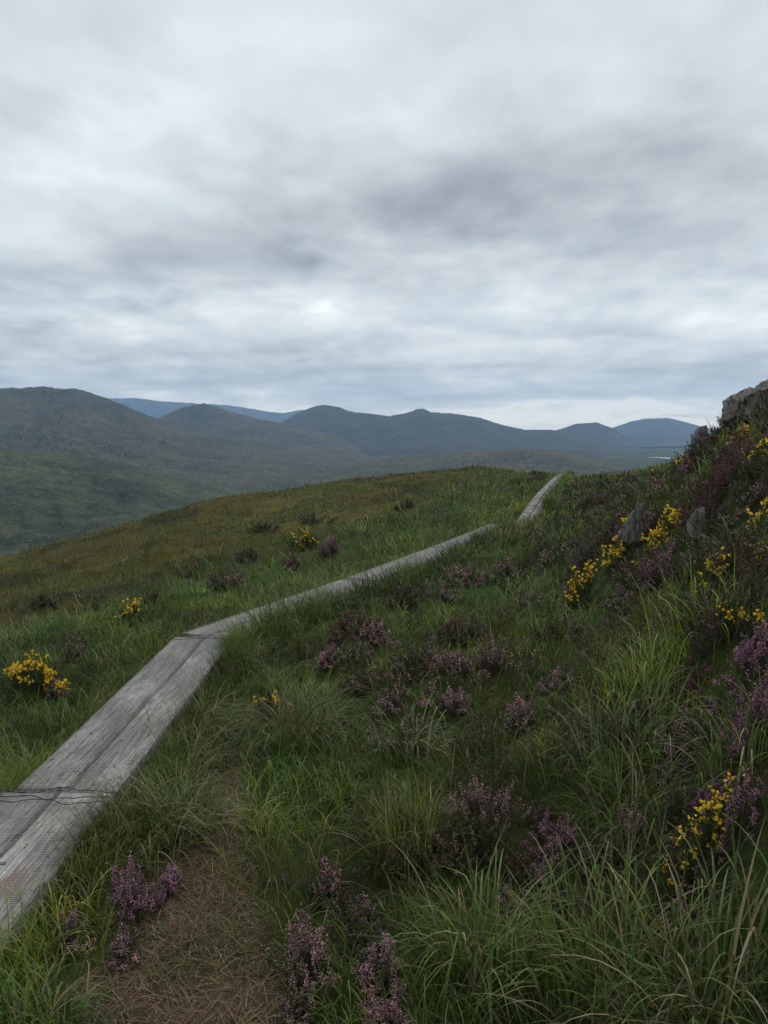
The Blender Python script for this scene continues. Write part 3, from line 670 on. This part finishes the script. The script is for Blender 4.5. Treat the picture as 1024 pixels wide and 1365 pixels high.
def heather(px, py, wpx, hpx, tone, fl, label, depth=.7, leafg=1.0):
    up = (hpx/2)/F
    x, y, z = ground_hit(px, py, up*.9)
    wx = wpx/2/F*y; H = max(.09, hpx/F*y*.82); RY = max(.1, wx*depth)
    root = empty('heather_clump', (x, y, z))
    gz = lambda a, b: hfast(x+a, y+b)-z
    lod = np.clip(y/3.2, .85, 9)
    area = wx*RY*math.pi
    ns = int(np.clip(area*1500/lod**1.5, 40, 420))
    Pth = bush_paths(ns, wx, RY, H, gz)
    sc = np.array([(.085, .06, .045)])*rng.uniform(.5, 1.2, (ns, 1))
    a = Acc(); a.add(*tubes(Pth, .0022*lod**.6, .0009*lod**.7, sc)); a.build('stems', M_STEM, root)
    nl = int(46/lod**.3); pos, t = poly_at(Pth, rng.uniform(.25, 1, (ns, nl))); pos = pos.reshape(-1, 3)+rng.normal(0, .004*lod**.5, (ns*nl, 3)); t = t.reshape(-1, 3)
    pal = np.array([(.038, .052, .022), (.055, .060, .026), (.07, .055, .035), (.03, .045, .025)])*leafg
    lc = pal[rng.integers(0, 4, ns*nl)]*rng.uniform(.6, 1.35, (ns*nl, 1))
    a = Acc(); a.add(*tri_leaf(pos, t, .011*lod**.75, .0042*lod**.8, lc)); a.build('foliage', M_LEAF, root)
    if fl > 0:
        q = np.where(rng.random(ns) < fl*1.2)[0]; Pf = Pth[q]; nf = int(32/lod**.45)
        s = rng.uniform(.58, 1, (len(q), nf)); pos, t = poly_at(Pf, s); pos = pos.reshape(-1, 3)+rng.normal(0, .0045*lod**.5, (len(q)*nf, 3)); t = t.reshape(-1, 3)
        fc = np.array(TONES[tone])*np.repeat(rng.uniform(.55, 1.35, (len(q), 1)), nf, 0)*rng.uniform(.7, 1.25, (len(q)*nf, 1))
        w_ = rng.random(len(fc)) < .12; fc[w_] = np.array([.25, .16, .11])*rng.uniform(.6, 1.3, (w_.sum(), 1))
        fc[:, 1] *= rng.uniform(.8, 1.2, len(fc))
        a = Acc(); a.add(*bell(pos, t, rng.uniform(.006, .0095, len(fc))*lod**.7, rng.uniform(.0036, .005, len(fc))*lod**.75, fc)); tag(a.build('flowers', M_PETAL, root), kind='stuff')
    tag(root, label, 'heather', 'heather clumps on the hillside')
    return root
def petals(pos, r, col):
    """small open pea flowers: an upright standard, two wings and a keel, each a folded kite"""
    n = len(pos); az = rng.uniform(0, 2*math.pi, n); A_ = []; 
    el = rng.uniform(-.3, .9, n)
    fx = np.stack([np.cos(az)*np.cos(el), np.sin(az)*np.cos(el), np.sin(el)], -1)
    sd = np.stack([-np.sin(az), np.cos(az), 0*az], -1); up = np.cross(fx, sd); r = np.reshape(r, (-1, 1))
    V = []; T = []; o = 0
    for (f1, s1, u1, f2, s2, u2, wd) in ((.1, 0, .0, .35, 0, 1.0, .62), (.1, .1, 0, .95, .35, .1, .3), (.1, -.1, 0, .95, -.35, .1, .3), (.1, 0, -.1, .9, 0, -.35, .22)):
        p0 = pos+r*(fx*f1+sd*s1+up*u1); p2 = pos+r*(fx*f2+sd*s2+up*u2); mid = p0+(p2-p0)*.62
        V += [p0, mid+sd*r*wd+fx*r*.12, p2, mid-sd*r*wd+fx*r*.12]; T.append((o, o+1, o+2, o+3)); o += 4
    V = np.stack(V, 1).reshape(-1, 3); k = (np.arange(n)*16)[:, None]
    Q = np.concatenate([k+np.array([q]) for q in T])
    return V, Q, None, np.repeat(col, 16, axis=0)
def gorse(px, py, wpx, hpx, nfl, label, depth=.6, spots=None, pal=None, orange=.3):
    x, y, z = ground_hit(px, py, hpx/2/F*.9)
    wx = wpx/2/F*y; H = max(.12, hpx/F*y*.85); RY = max(.1, wx*depth)
    root = empty('gorse_bush', (x, y, z)); gz = lambda a, b: hfast(x+a, y+b)-z
    lod = np.clip(y/3.2, .85, 6)
    ns = int(np.clip(wx*RY*math.pi*1100/lod**1.3, 45, 330))
    Pth = bush_paths(ns, wx, RY, H, gz, .3)
    a = Acc(); a.add(*tubes(Pth, .003*lod**.5, .0012*lod**.6, np.array([(.05, .06, .025)])*rng.uniform(.6, 1.2, (ns, 1)))); a.build('stems', M_STEM, root)
    nl = int(85/lod**.3); pos, t = poly_at(Pth, rng.uniform(.2, 1, (ns, nl))); pos = pos.reshape(-1, 3); t = t.reshape(-1, 3)
    pl_ = np.array([(.035, .072, .018), (.055, .095, .022), (.028, .055, .016), (.08, .10, .03)])
    a = Acc(); a.add(*tri_leaf(pos, t, .020*lod**.6, .0026*lod**.8, pl_[rng.integers(0, 4, len(pos))]*rng.uniform(.6, 1.3, (len(pos), 1)), .75)); a.build('spines', M_LEAF, root)
    # flower spikes: clusters near the sprig tips
    nc = min(95, max(3, int(nfl/3.2))); tips = Pth[:, -1]
    score = tips[:, 2]-.25*tips[:, 1]+rng.normal(0, .8*H, ns)
    pick = np.argsort(-score)[:min(nc, ns)]
    pos, t = poly_at(Pth[pick], rng.uniform(.80, 1, (len(pick), 5))); pos = pos.reshape(-1, 3)+rng.normal(0, .010*lod**.5, (len(pick)*5, 3))
    pos[:, 2] += .006
    nn = len(pos); col = np.where((rng.random(nn) < orange)[:, None], np.array([[.82, .46, .025]]), np.array([[.84, .60, .035]]))*rng.uniform(.7, 1.05, (nn, 1))
    rf = rng.uniform(.0105, .0145, nn)*lod**.55
    for q in range(0, nn, 5):
        a = Acc(); a.add(*petals(pos[q:q+5], rf[q:q+5], col[q:q+5])); a.build('flower_cluster', M_PETAL, root, smooth=False)
    tag(root, label, 'gorse', 'yellow gorse bushes in flower')
    return root

for h in HEATHERS: heather(*h)
for g in GORSES: gorse(*g)

# low scrub of the bank: uncountable twigs of heath between the clumps
acc = Acc()
sx, sy = scatter(34, lambda r: 40*np.minimum(1, (5/r))**1.3, 1.0, .8, 1.5)
d2, sd2 = path_dist(sx, sy)
pb = ss(1.2, 2.6, sx-.10*sy)*ss(2.4, 3.6, sy)*.95 + .34*ss(.5, 1.5, sd2)*(gnoise(sx*.8, sy*.8, 88) > .0)
keep = (d2 > .6) & (rng.random(len(sx)) < pb) & (track_mask(sx, sy) < .1); sx = sx[keep]; sy = sy[keep]
accL = Acc()
for i in range(len(sx)):
    x, y = sx[i], sy[i]; r = math.hypot(x, y); lod = np.clip(r/3.2, .9, 8); z = float(hfast(x, y))
    rad = rng.uniform(.10, .24)*(1+.02*r); H = rng.uniform(.10, .24); ns = int(np.clip(46/lod**.75, 9, 46))
    Pt = bush_paths(ns, rad, rad, H, lambda a, b: 0*a)+np.array([x, y, z])
    acc.add(*tubes(Pt, .002*lod**.6, .0009*lod**.7, np.array([(.075, .055, .04)])*rng.uniform(.5, 1.2, (ns, 1))))
    nl = int(36/lod**.25); pos, t = poly_at(Pt, rng.uniform(.15, 1, (ns, nl))); pos = pos.reshape(-1, 3)+rng.normal(0, .004*lod**.5, (ns*nl, 3)); t = t.reshape(-1, 3)
    tone = gnoise(x*.7+3, y*.7, 66)
    bc = np.array([(.036, .050, .020), (.075, .080, .026)])[int(rng.random() < (.28+.4*(tone > .2)))]
    if rng.random() < .25: bc = np.array((.07, .045, .035))
    acc.add(*tri_leaf(pos, t.reshape(-1, 3), .012*lod**.75, .004*lod**.85, bc*rng.uniform(.6, 1.35, (ns*nl, 1))))
    if rng.random() < .4:
        k = np.arange(0, ns, 2); pos, t = poly_at(Pt[k], rng.uniform(.7, 1, (len(k), 8))); pos = pos.reshape(-1, 3); t = t.reshape(-1, 3)
        acc.add(*bell(pos, t, .008*lod**.7, .0042*lod**.75, np.array(TONES[random.choice(['faded', 'dusty', 'dusty', 'pink', 'grey'])])*rng.uniform(.5, 1.1, (len(pos), 1))))
tag(acc.build('heath_scrub', M_LEAF), 'low dark heath twigs covering the bank between the clumps', 'heath', kind='stuff')
print('scrub', len(sx))

# ------------------------------------------------------------------ single grass tussocks that stand out
TUSS = [  # px, py(base), blades, length m, spread, colour, label, bend, width
 (546, 1130, 260, .46, .10, (.15, .17, .045), 'upright yellow-green grass tussock in the centre of the slope', .5, .0035),
 (262, 985, 420, .55, .13, (.10, .125, .05), 'drooping pale green tussock leaning beside the boardwalk below its bend', 1.9, .0048),
 (200, 1125, 520, .56, .15, (.09, .095, .04), 'brownish green tussock falling over the right side of the near boardwalk', 2.0, .0045),
 (130, 1180, 220, .34, .10, (.075, .080, .035), 'tussock hanging below the side face of the nearest boardwalk section', 2.0, .004),
 (250, 1110, 260, .50, .10, (.055, .10, .03), 'fresh green tussock between the near boardwalk and the brown trail', 1.5, .0058),
 (352, 850, 300, .42, .16, (.055, .085, .025), 'dark green tussock against the boardwalk just past its bend', .9, .006),
 (300, 900, 260, .45, .14, (.075, .10, .04), 'grey-green tussock at the inner corner of the boardwalk bend', 1.7, .0055),
 (612, 748, 190, .40, .25, (.12, .14, .07), 'pale drooping tussock over the boardwalk in the middle distance', 1.5, .010),
 (400, 985, 460, .60, .16, (.085, .10, .048), 'large grey-green tussock arching towards the brown trail', 1.8, .004),
 (45, 1390, 200, .30, .12, (.055, .085, .030), 'tussock with wide pale blades in the bottom left corner', 1.6, .007),
 (640, 1290, 170, .62, .12, (.075, .115, .04), 'broad-bladed tussock just right of the pink heather at the bottom', 1.5, .0085),
 (800, 1330, 260, .66, .16, (.10, .125, .05), 'tall broad-bladed tussock in the bottom right foreground', 1.2, .0085),
 (940, 1350, 240, .62, .16, (.085, .11, .045), 'dark broad-bladed tussock in the bottom right corner', 1.5, .008),
 (830, 1010, 300, .52, .16, (.085, .125, .06), 'bright silvery tussock sweeping left in the right half of the slope', 1.7, .005),
 (990, 1010, 200, .50, .12, (.09, .13, .055), 'silvery green tussock under the vivid purple heather', 1.7, .006),
 (840, 1110, 260, .50, .13, (.07, .10, .035), 'long arching tussock above the leafy heather near the gorse', 1.7, .005),
 (735, 1030, 200, .42, .12, (.05, .085, .025), 'fine deep green tussock right of the wide brownish pink heather', 1.2, .003),
 (540, 1010, 160, .50, .12, (.09, .13, .06), 'tussock of long light blades crossing the dark centre heather', 1.6, .0065),
 (700, 820, 200, .40, .2, (.07, .11, .035), 'bright green tussock on the middle slope below the loose gorse', 1.3, .006),
 (860, 890, 260, .45, .2, (.075, .095, .045), 'olive tussock on the slope under the scattered gorse', 1.6, .005),
 (900, 740, 200, .42, .2, (.06, .095, .035), 'green tussock under the right-hand grey rock', 1.5, .006),
 (232, 1040, 300, .50, .14, (.10, .105, .042), 'dense brownish tussock spilling over the board edge right of the first joint', 2.0, .0045),
 (322, 880, 220, .36, .12, (.07, .10, .035), 'small tussock overlapping the inner side of the boardwalk bend', 1.5, .006),
 (425, 822, 260, .38, .2, (.06, .09, .028), 'dark tussock hiding the board edge in the third section', 1.1, .007),
 (505, 790, 220, .34, .22, (.08, .10, .035), 'olive tussock at the board edge near the next joint', 1.4, .008),
 (566, 764, 200, .34, .22, (.10, .115, .05), 'light tussock just left of the pale drooping one', 1.5, .009),
 (676, 728, 420, .52, .26, (.06, .075, .024), 'tall dark tussock filling the gap between the near and far boardwalk', .9, .012),
 (700, 712, 260, .40, .26, (.085, .085, .030), 'brownish tussock at the foot of the far straight of boardwalk', .9, .012),
 (300, 1010, 240, .40, .14, (.06, .09, .03), 'green tussock at the narrow upper end of the brown trail', 1.7, .005),
]
for (px, py, nb_, L0, spr, c0, lab, bd, wd) in TUSS:
    x, y, z = ground_hit(px, py)
    az = rng.uniform(0, 6.28, nb_); rad = spr*1.35*rng.random(nb_)**.6; L0 *= .78
    bx = np.cos(az)*rad; by = np.sin(az)*rad; d2, sd2 = path_dist(x+bx, y+by)
    k = d2 > .262; bx = bx[k]; by = by[k]; az = az[k]+rng.normal(0, .95, k.sum()); nn = k.sum()
    col = np.array(c0)*np.array([.95, 1.02, .66])*rng.lognormal(0, .35, (nn, 1))*rng.uniform(.85, 1.15, (nn, 3)); st = rng.random(nn) < .17; col[st] = np.array([.27, .22, .13])*rng.uniform(.6, 1.2, (st.sum(), 1))
    zz = hfast(x+bx, y+by)-z
    a = Acc(); a.add(*blades(np.stack([bx, by, zz-.01], -1), az, L0*rng.uniform(.3, 1.15, nn), np.abs(rng.normal(.22, .24, nn)), np.clip(rng.normal(bd, .6, nn), .05, 2.6), wd*rng.uniform(.6, 1.2, nn), col, 8))
    o = a.build('grass_tussock', M_GRASS); o.location = (x, y, z)
    tag(o, lab, 'grass tussock', 'grass tussocks that stand out of the slope')

# ------------------------------------------------------------------ rocks
import bmesh
def rock(px, py, Y, pts, label, sub=4, amp=.03, scl=1.0):
    x, y, z = at(px, py, Y)
    bm = bmesh.new()
    for p in pts: bm.verts.new(tuple(c*scl for c in p))
    res = bmesh.ops.convex_hull(bm, input=bm.verts)
    bmesh.ops.delete(bm, geom=[g for g in res['geom_interior'] if isinstance(g, bmesh.types.BMVert)], context='VERTS')
    bmesh.ops.bevel(bm, geom=list(bm.edges), offset=.018, segments=1, affect='EDGES', clamp_overlap=True)
    bmesh.ops.triangulate(bm, faces=bm.faces)
    for _ in range(sub): bmesh.ops.subdivide_edges(bm, edges=[e for e in bm.edges if e.calc_length() > .035], cuts=1, use_grid_fill=False); bmesh.ops.triangulate(bm, faces=bm.faces)
    bm.normal_update(); co_ = np.array([v.co for v in bm.verts]); nr = np.array([v.normal for v in bm.verts])
    dsp = amp*(fbm(co_[:, 0]*5+co_[:, 2]*3, co_[:, 1]*5-co_[:, 2]*4, 4, 5)) - amp*1.6*np.abs(gnoise(co_[:, 0]*9+co_[:, 2]*5, co_[:, 1]*4+co_[:, 2]*1.5, 6))
    co_ += nr*dsp[:, None]
    for v, c in zip(bm.verts, co_): v.co = c
    me = bpy.data.meshes.new('rock'); bm.to_mesh(me); bm.free(); me.materials.append(M_ROCK)
    o = bpy.data.objects.new('rock', me); COL.objects.link(o); o.location = (x, y, z)
    return tag(o, label, 'rock', 'grey rocks on the moor')
rock(1008, 531, 8.0, [(-.28, -.1, .0), (-.29, -.05, -.22), (-.24, .4, .02), (-.27, .4, -.3), (-.05, -.15, .09), (.0, .5, .10), (.12, -.2, .19), (.35, -.2, .30), (.7, -.1, .42), (.7, .6, .40),
     (.75, -.3, -.3), (.2, -.28, -.25), (-.1, -.2, -.3), (.8, .6, -.3)], 'big grey rock outcrop crowning the right bank against the sky', 4, .04, .8)
rock(937, 574, 8.9, [(-.07, 0, .06), (-.08, .0, -.2), (0, -.05, .10), (.08, -.04, .11), (.1, -.08, -.2), (.06, .2, .09), (-.05, .2, .02), (.1, .2, -.2), (-.07, .22, -.2)], 'small dark rock on the skyline of the bank below the big outcrop', 3, .015, .7)
rock(848, 690, 7.3, [(-.01, .0, .13), (.085, .03, .135), (.03, .01, .155), (-.04, -.05, .07), (-.09, -.08, -.04), (-.19, -.10, -.13), (-.24, -.1, -.22), (-.05, -.12, -.24), (.06, -.06, -.2), (.075, -.03, .05), (.14, .15, -.2), (.12, .15, .12), (-.12, .1, -.2)], 'tall leaning grey rock slab at the left foot of the bank', 4, .025, .92)
rock(931, 686, 6.0, [(-.02, 0, .08), (.085, .02, .075), (.03, .03, .095), (-.045, -.04, .03), (-.085, -.05, -.05), (-.08, -.07, -.2), (.05, -.09, -.2), (.065, -.05, .03), (.1, .1, -.2), (.1, .12, .08), (-.06, .1, -.15)], 'short ridged grey rock on the bank right of the leaning slab', 4, .02, .85)
for (px, py, lab) in ((427, 668, 'tiny pale stone high on the open moor'), (276, 760, 'tiny pale stone on the moor just beyond the verge')):
    x, y, z = ground_hit(px, py); s = y*.0030
    o = rock(px, py, y, [(-s, 0, -s*.5), (s, 0, -s*.6), (0, -s, -s*.4), (0, s, -s*.5), (-s*.6, 0, s*.7), (s*.5, s*.3, s*.9), (.2*s, -.6*s, s*.5), (0, 0, -s)], lab, 2, .006)
    o.location.z += .12

# ------------------------------------------------------------------ boardwalk
def plank_mesh(w, L, t, seed):
    r = np.random.default_rng(seed)
    ny, nx = 90, 10; ys = np.linspace(-L/2, L/2, ny); xs = np.array([-.5, -.485, -.44, -.3, -.12, .1, .28, .43, .485, .5])*w
    A_ = Acc(); V = []
    zt = lambda x, y: .004*gnoise(x*14+seed, y*2.5, 5)+.006*gnoise(x*2+seed, y*.9, 8)
    for y in ys:
        e = .006*gnoise(np.array([y*2.2+seed]), np.array([.3]), 3)[0]; e2 = .006*gnoise(np.array([y*2.4+seed]), np.array([4.3]), 3)[0]
        n3 = .004*gnoise(np.array([y*19+seed]), np.array([1.3]), 9)[0]
        row = []
        for k, x in enumerate(xs):
            dz = -.010 if k in (0, 9) else (-.002 if k in (1, 8) else 0)
            xx = x+(e+n3 if x < 0 else e2-n3)*(abs(x)/w*2)**4
            row.append((xx, y, float(zt(xx, y))+dz))
        row.append((xs[9]+e2, y, -t)); row.append((xs[0]+e, y, -t))
        V += row
    m_ = nx+2; idx = np.arange(ny*m_).reshape(ny, m_); nxt = np.roll(idx, -1, axis=1)
    Q = np.stack([idx[:-1], nxt[:-1], nxt[1:], idx[1:]], -1).reshape(-1, 4)
    V = np.array(V)
    # end caps as fans of quads
    T = []
    for row, flip in ((idx[0], 0), (idx[-1], 1)):
        for k in range(1, m_-1): T.append((row[0], row[k+1], row[k]) if not flip else (row[0], row[k], row[k+1]))
    return V, Q, np.array(T)
def ribbon_wire(P, r):
    P = np.asarray(P)[None]; return tubes(P, r, r, np.zeros((1, 3)))[:3]
LAB = ['nearest boardwalk section with pale grooved planks and a brown stain at the left edge',
 'long straight weathered section from the first joint up to the bend, dotted with dark marks',
 'section just after the bend, heading right',
 'fourth section from the camera, the middle of the stretch that runs to the right',
 'fifth section from the camera, with its blunt end showing before the gap',
 'short section hidden in the dip behind the tussocks',
 'first section of the far straight, rising after the dip',
 'second section of the far straight', 'third section of the far straight', 'fourth section of the far straight',
 'last section before the crest of the rise', 'end section lying on the crest, below the skyline']
for i in range(len(JP)-1):
    a = JP[i]; b = JP[i+1]; dv = b-a; L = float(np.hypot(*dv)); mid = (a+b)/2; z0, z1 = (JZ[i], JZ[i+1]) if i != 5 else (-.36, -.34)
    rz = math.atan2(dv[1], dv[0])-math.pi/2
    root = empty('boardwalk_section', (mid[0]+(-.03 if i == 0 else 0), mid[1], (z0+z1)/2), rz); root.rotation_euler = (math.atan2(z1-z0, L), 0, rz)
    tag(root, LAB[i], 'boardwalk', 'sections of the wooden boardwalk')
    w = .245 if i == 0 else (.225 if i < 5 else .195); g = .012
    for s in (-1, 1):
        V, Q, T = plank_mesh(w, L-.02+(.03*s if i else 0), .12, i*7+s+3)
        o = mesh_obj('plank', V, Q, T, None, (M_WOODS if s > 0 else M_WOOD) if i == 0 else (M_WOOD if i < 3 else M_WOODP), root, smooth=True); o.location = (s*(w/2+g), 0, 0)
        if i == 0 and s > 0: o['label'] = 'plank with a reddish brown stain'
        o.rotation_euler = (0, s*.012, 0)
    # cross bearers under the ends
    for e in (-1, 1):
        bmx = bmesh.new(); bmesh.ops.create_cube(bmx, size=1); bmesh.ops.scale(bmx, vec=(.62, .12, .08), verts=bmx.verts); bmesh.ops.bevel(bmx, geom=list(bmx.edges), offset=.008, segments=1, affect='EDGES')
        me = bpy.data.meshes.new('bearer'); bmx.to_mesh(me); bmx.free(); me.materials.append(M_WOOD); o = bpy.data.objects.new('bearer', me); COL.objects.link(o); o.parent = root; o.location = (0, e*(L/2-.15), -.172)
    # wire netting stapled over the planks
    if i < 5:
        pitch = (.0125, .016, .03, .05, .06)[i]; rw = (.0008, .0006, .0011, .0015, .0018)[i]; W2 = w+g+.004
        A_ = Acc(); ny = int(L/pitch)
        xs = np.linspace(-W2, W2, 26)
        for k in range(ny):
            y = -L/2+.01+k*pitch
            zz = .0062+.0022*np.abs(gnoise(xs*9, xs*0+k*.21, 4)); zz[0] -= .014; zz[-1] -= .014
            yy = y+.0012*np.sin(xs*300+k*math.pi)+.002*gnoise(xs*6, xs*0+k*.13, 14)
            A_.add(*ribbon_wire(np.stack([xs, yy, zz], -1), rw))
        ys = np.linspace(-L/2, L/2, 120)
        for x in np.arange(-W2+.01, W2, max(.04, pitch*1.6)):
            A_.add(*ribbon_wire(np.stack([x+.003*gnoise(ys*3, ys*0+x*9, 5), ys, .0062+.0015*np.abs(gnoise(ys*9, ys*0+x*5, 6))], -1), rw*.8))
        A_.build('wire_netting', M_WIRE, root)
        # loose dark tie wires across the joint
        if i < 3:
            A_ = Acc()
            for q in range(3):
                xs = np.linspace(-W2-.01, W2+.01, 40); yy = L/2-.03-q*.055+.03*gnoise(xs*5+q*4, xs*0+i, 7)+.03*np.exp(-(xs/.06)**2)*(1 if q != 1 else -1)
                zz = .011+.012*np.abs(gnoise(xs*8+q, xs*0+i+.5, 9)); zz[0] -= .02; zz[-1] -= .02
                A_.add(*ribbon_wire(np.stack([xs, yy, zz], -1), .0022))
            A_.build('tie_wire', M_DARKWIRE, root)

# lake
V, m = LAKE; tag(mesh_obj('lake', V, None, [(k, (k+1) % 28, 28) for k in range(28)], None, m), kind='structure')

# ------------------------------------------------------------------ haze
def haze():
    x0, x1, y0, y1, z0, z1 = -22500, 22500, -60, 18200, -260, 900
    V = [(x0, y0, z0), (x1, y0, z0), (x1, y1, z0), (x0, y1, z0), (x0, y0, z1), (x1, y0, z1), (x1, y1, z1), (x0, y1, z1)]
    Q = [(0, 3, 2, 1), (4, 5, 6, 7), (0, 1, 5, 4), (1, 2, 6, 5), (2, 3, 7, 6), (3, 0, 4, 7)]
    m, nt, out = newmat('haze_air'); v = N(nt, 'ShaderNodeVolumePrincipled'); v.inputs['Density'].default_value = 6.8e-5
    v.inputs['Color'].default_value = (.40, .64, 1, 1); v.inputs['Anisotropy'].default_value = .2
    nt.links.new(v.outputs[0], out.inputs['Volume'])
    tag(mesh_obj('haze', V, Q, None, None, m, smooth=False), 'thin bluish air between the camera and the far mountains', 'haze', kind='stuff')
haze()

# ------------------------------------------------------------------ sky and light
Wd = bpy.data.worlds.new('World'); S.world = Wd; Wd.use_nodes = True; nt = Wd.node_tree
for nd in list(nt.nodes): nt.nodes.remove(nd)
out = nt.nodes.new('ShaderNodeOutputWorld')
SUN_EL, SUN_AZ = R(48), R(25)
sky = N(nt, 'ShaderNodeTexSky', sky_type='NISHITA', sun_disc=False, sun_elevation=SUN_EL, sun_rotation=SUN_AZ)
bg1 = N(nt, 'ShaderNodeBackground', i_Strength=.08); nt.links.new(sky.outputs[0], bg1.inputs[0])
tc = N(nt, 'ShaderNodeTexCoord'); sep = N(nt, 'ShaderNodeSeparateXYZ'); nt.links.new(tc.outputs['Generated'], sep.inputs[0])
el = sep.outputs[2]
zc = math_(nt, 'ADD', math_(nt, 'MAXIMUM', el, 0.0), .13)
cx = math_(nt, 'DIVIDE', sep.outputs[0], zc); cy = math_(nt, 'DIVIDE', sep.outputs[1], zc)
cmb = N(nt, 'ShaderNodeCombineXYZ'); nt.links.new(cx, cmb.inputs[0]); nt.links.new(cy, cmb.inputs[1])
def cn(scale, loc, rot, det, ro, dist=0.0, sc=(1, 1, 1)):
    mp = N(nt, 'ShaderNodeMapping'); nt.links.new(cmb.outputs[0], mp.inputs[0]); mp.inputs['Location'].default_value = loc; mp.inputs['Rotation'].default_value = (0, 0, rot); mp.inputs['Scale'].default_value = sc
    q = N(nt, 'ShaderNodeTexNoise', i_Scale=scale, i_Detail=det, i_Roughness=ro, i_Distortion=dist); nt.links.new(mp.outputs[0], q.inputs['Vector']); return q.outputs[0]
big = cn(.8, (3.1, 1.7, 0), .2, 4, .5, .2, (.8, 1.0, 1)); med = cn(2.3, (7, 2, 0), .3, 8, .56, .25, (1.0, .75, 1)); fin = cn(6.5, (1, 5, 0), .25, 7, .58, .25, (1.1, .7, 1))
dn = math_(nt, 'ADD', math_(nt, 'MULTIPLY', big, .42), math_(nt, 'ADD', math_(nt, 'MULTIPLY', med, .46), math_(nt, 'MULTIPLY', fin, .17)))
# layers by height above the horizon: bright gap at the horizon, darker shelf, bright band, dark belly, paler top
er = ramp(nt, el, [(0.0, (1, 1, 1)), (.02, (1, 1, 1)), (.045, (.62, .62, .62)), (.075, (.44, .44, .44)), (.125, (.66, .66, .66)), (.185, (.50, .50, .50)), (.26, (.42, .42, .42)), (.36, (.50, .50, .50)), (.5, (.58, .58, .58)), (1, (.70, .70, .70))], 'B_SPLINE')
# the dark belly of cloud low on the left, rising to the right
azr = math_(nt, 'DIVIDE', sep.outputs[0], math_(nt, 'MAXIMUM', sep.outputs[1], .2))
azr = math_(nt, 'ADD', azr, math_(nt, 'MULTIPLY', math_(nt, 'SUBTRACT', med, .5), .5))
ec = math_(nt, 'ADD', math_(nt, 'MULTIPLY', azr, .14), .225)
q1 = math_(nt, 'DIVIDE', math_(nt, 'SUBTRACT', math_(nt, 'ADD', el, math_(nt, 'MULTIPLY', math_(nt, 'SUBTRACT', big, .5), .18)), ec), .045)
g1 = math_(nt, 'EXPONENT', math_(nt, 'MULTIPLY', math_(nt, 'MULTIPLY', q1, q1), -1.0))
q2 = math_(nt, 'DIVIDE', math_(nt, 'ADD', azr, .30), .62); g2 = math_(nt, 'EXPONENT', math_(nt, 'MULTIPLY', math_(nt, 'MULTIPLY', q2, q2), -1.0))
lay = cn(1.5, (4, 9, 0), .05, 5, .55, .3, (.35, 1.0, 1))
lowf = ramp(nt, el, [(0.0, (1, 1, 1)), (.12, (.8, .8, .8)), (.22, (0, 0, 0))])
amp = ramp(nt, el, [(0.0, (1, 1, 1)), (.3, (.9, .9, .9)), (.42, (.5, .5, .5))])
dd = math_(nt, 'ADD', er.outputs[0], math_(nt, 'MULTIPLY', math_(nt, 'MULTIPLY', math_(nt, 'SUBTRACT', dn, .5), 1.85), amp.outputs[0]))
dd = math_(nt, 'ADD', dd, math_(nt, 'MULTIPLY', math_(nt, 'MULTIPLY', math_(nt, 'SUBTRACT', lay, .5), .8), lowf.outputs[0]))
dd = math_(nt, 'SUBTRACT', dd, math_(nt, 'MULTIPLY', math_(nt, 'MULTIPLY', g1, g2), .23))
cc = ramp(nt, dd, [(.0, (.16, .165, .172)), (.17, (.22, .228, .236)), (.38, (.335, .348, .362)), (.58, (.46, .478, .492)), (.78, (.60, .61, .612)), (1.0, (.92, .90, .85))])
warm = ramp(nt, el, [(0.0, (1.20, 1.13, .96)), (.05, (1.10, 1.06, .96)), (.14, (1.02, 1.02, .97)), (.3, (1, 1.01, .985))])
ccw = mixc(nt, 1.0, cc.outputs[0], warm.outputs[0], 'MULTIPLY')
bg2 = N(nt, 'ShaderNodeBackground', i_Strength=.93); nt.links.new(ccw, bg2.inputs[0])
mx_ = N(nt, 'ShaderNodeMixShader', i_0=.95); nt.links.new(bg1.outputs[0], mx_.inputs[1]); nt.links.new(bg2.outputs[0], mx_.inputs[2]); nt.links.new(mx_.outputs[0], out.inputs[0])
sl = bpy.data.lights.new('sun', 'SUN'); sl.energy = .9; sl.angle = R(25); sl.color = (1, .96, .9)
so = bpy.data.objects.new('sun', sl); COL.objects.link(so)
dv = Vector((math.sin(SUN_AZ)*math.cos(SUN_EL), math.cos(SUN_AZ)*math.cos(SUN_EL), math.sin(SUN_EL)))
so.rotation_euler = dv.to_track_quat('Z', 'Y').to_euler()
S.view_settings.view_transform = 'Standard'; S.view_settings.look = 'None'; S.view_settings.exposure = .9; S.view_settings.gamma = 1
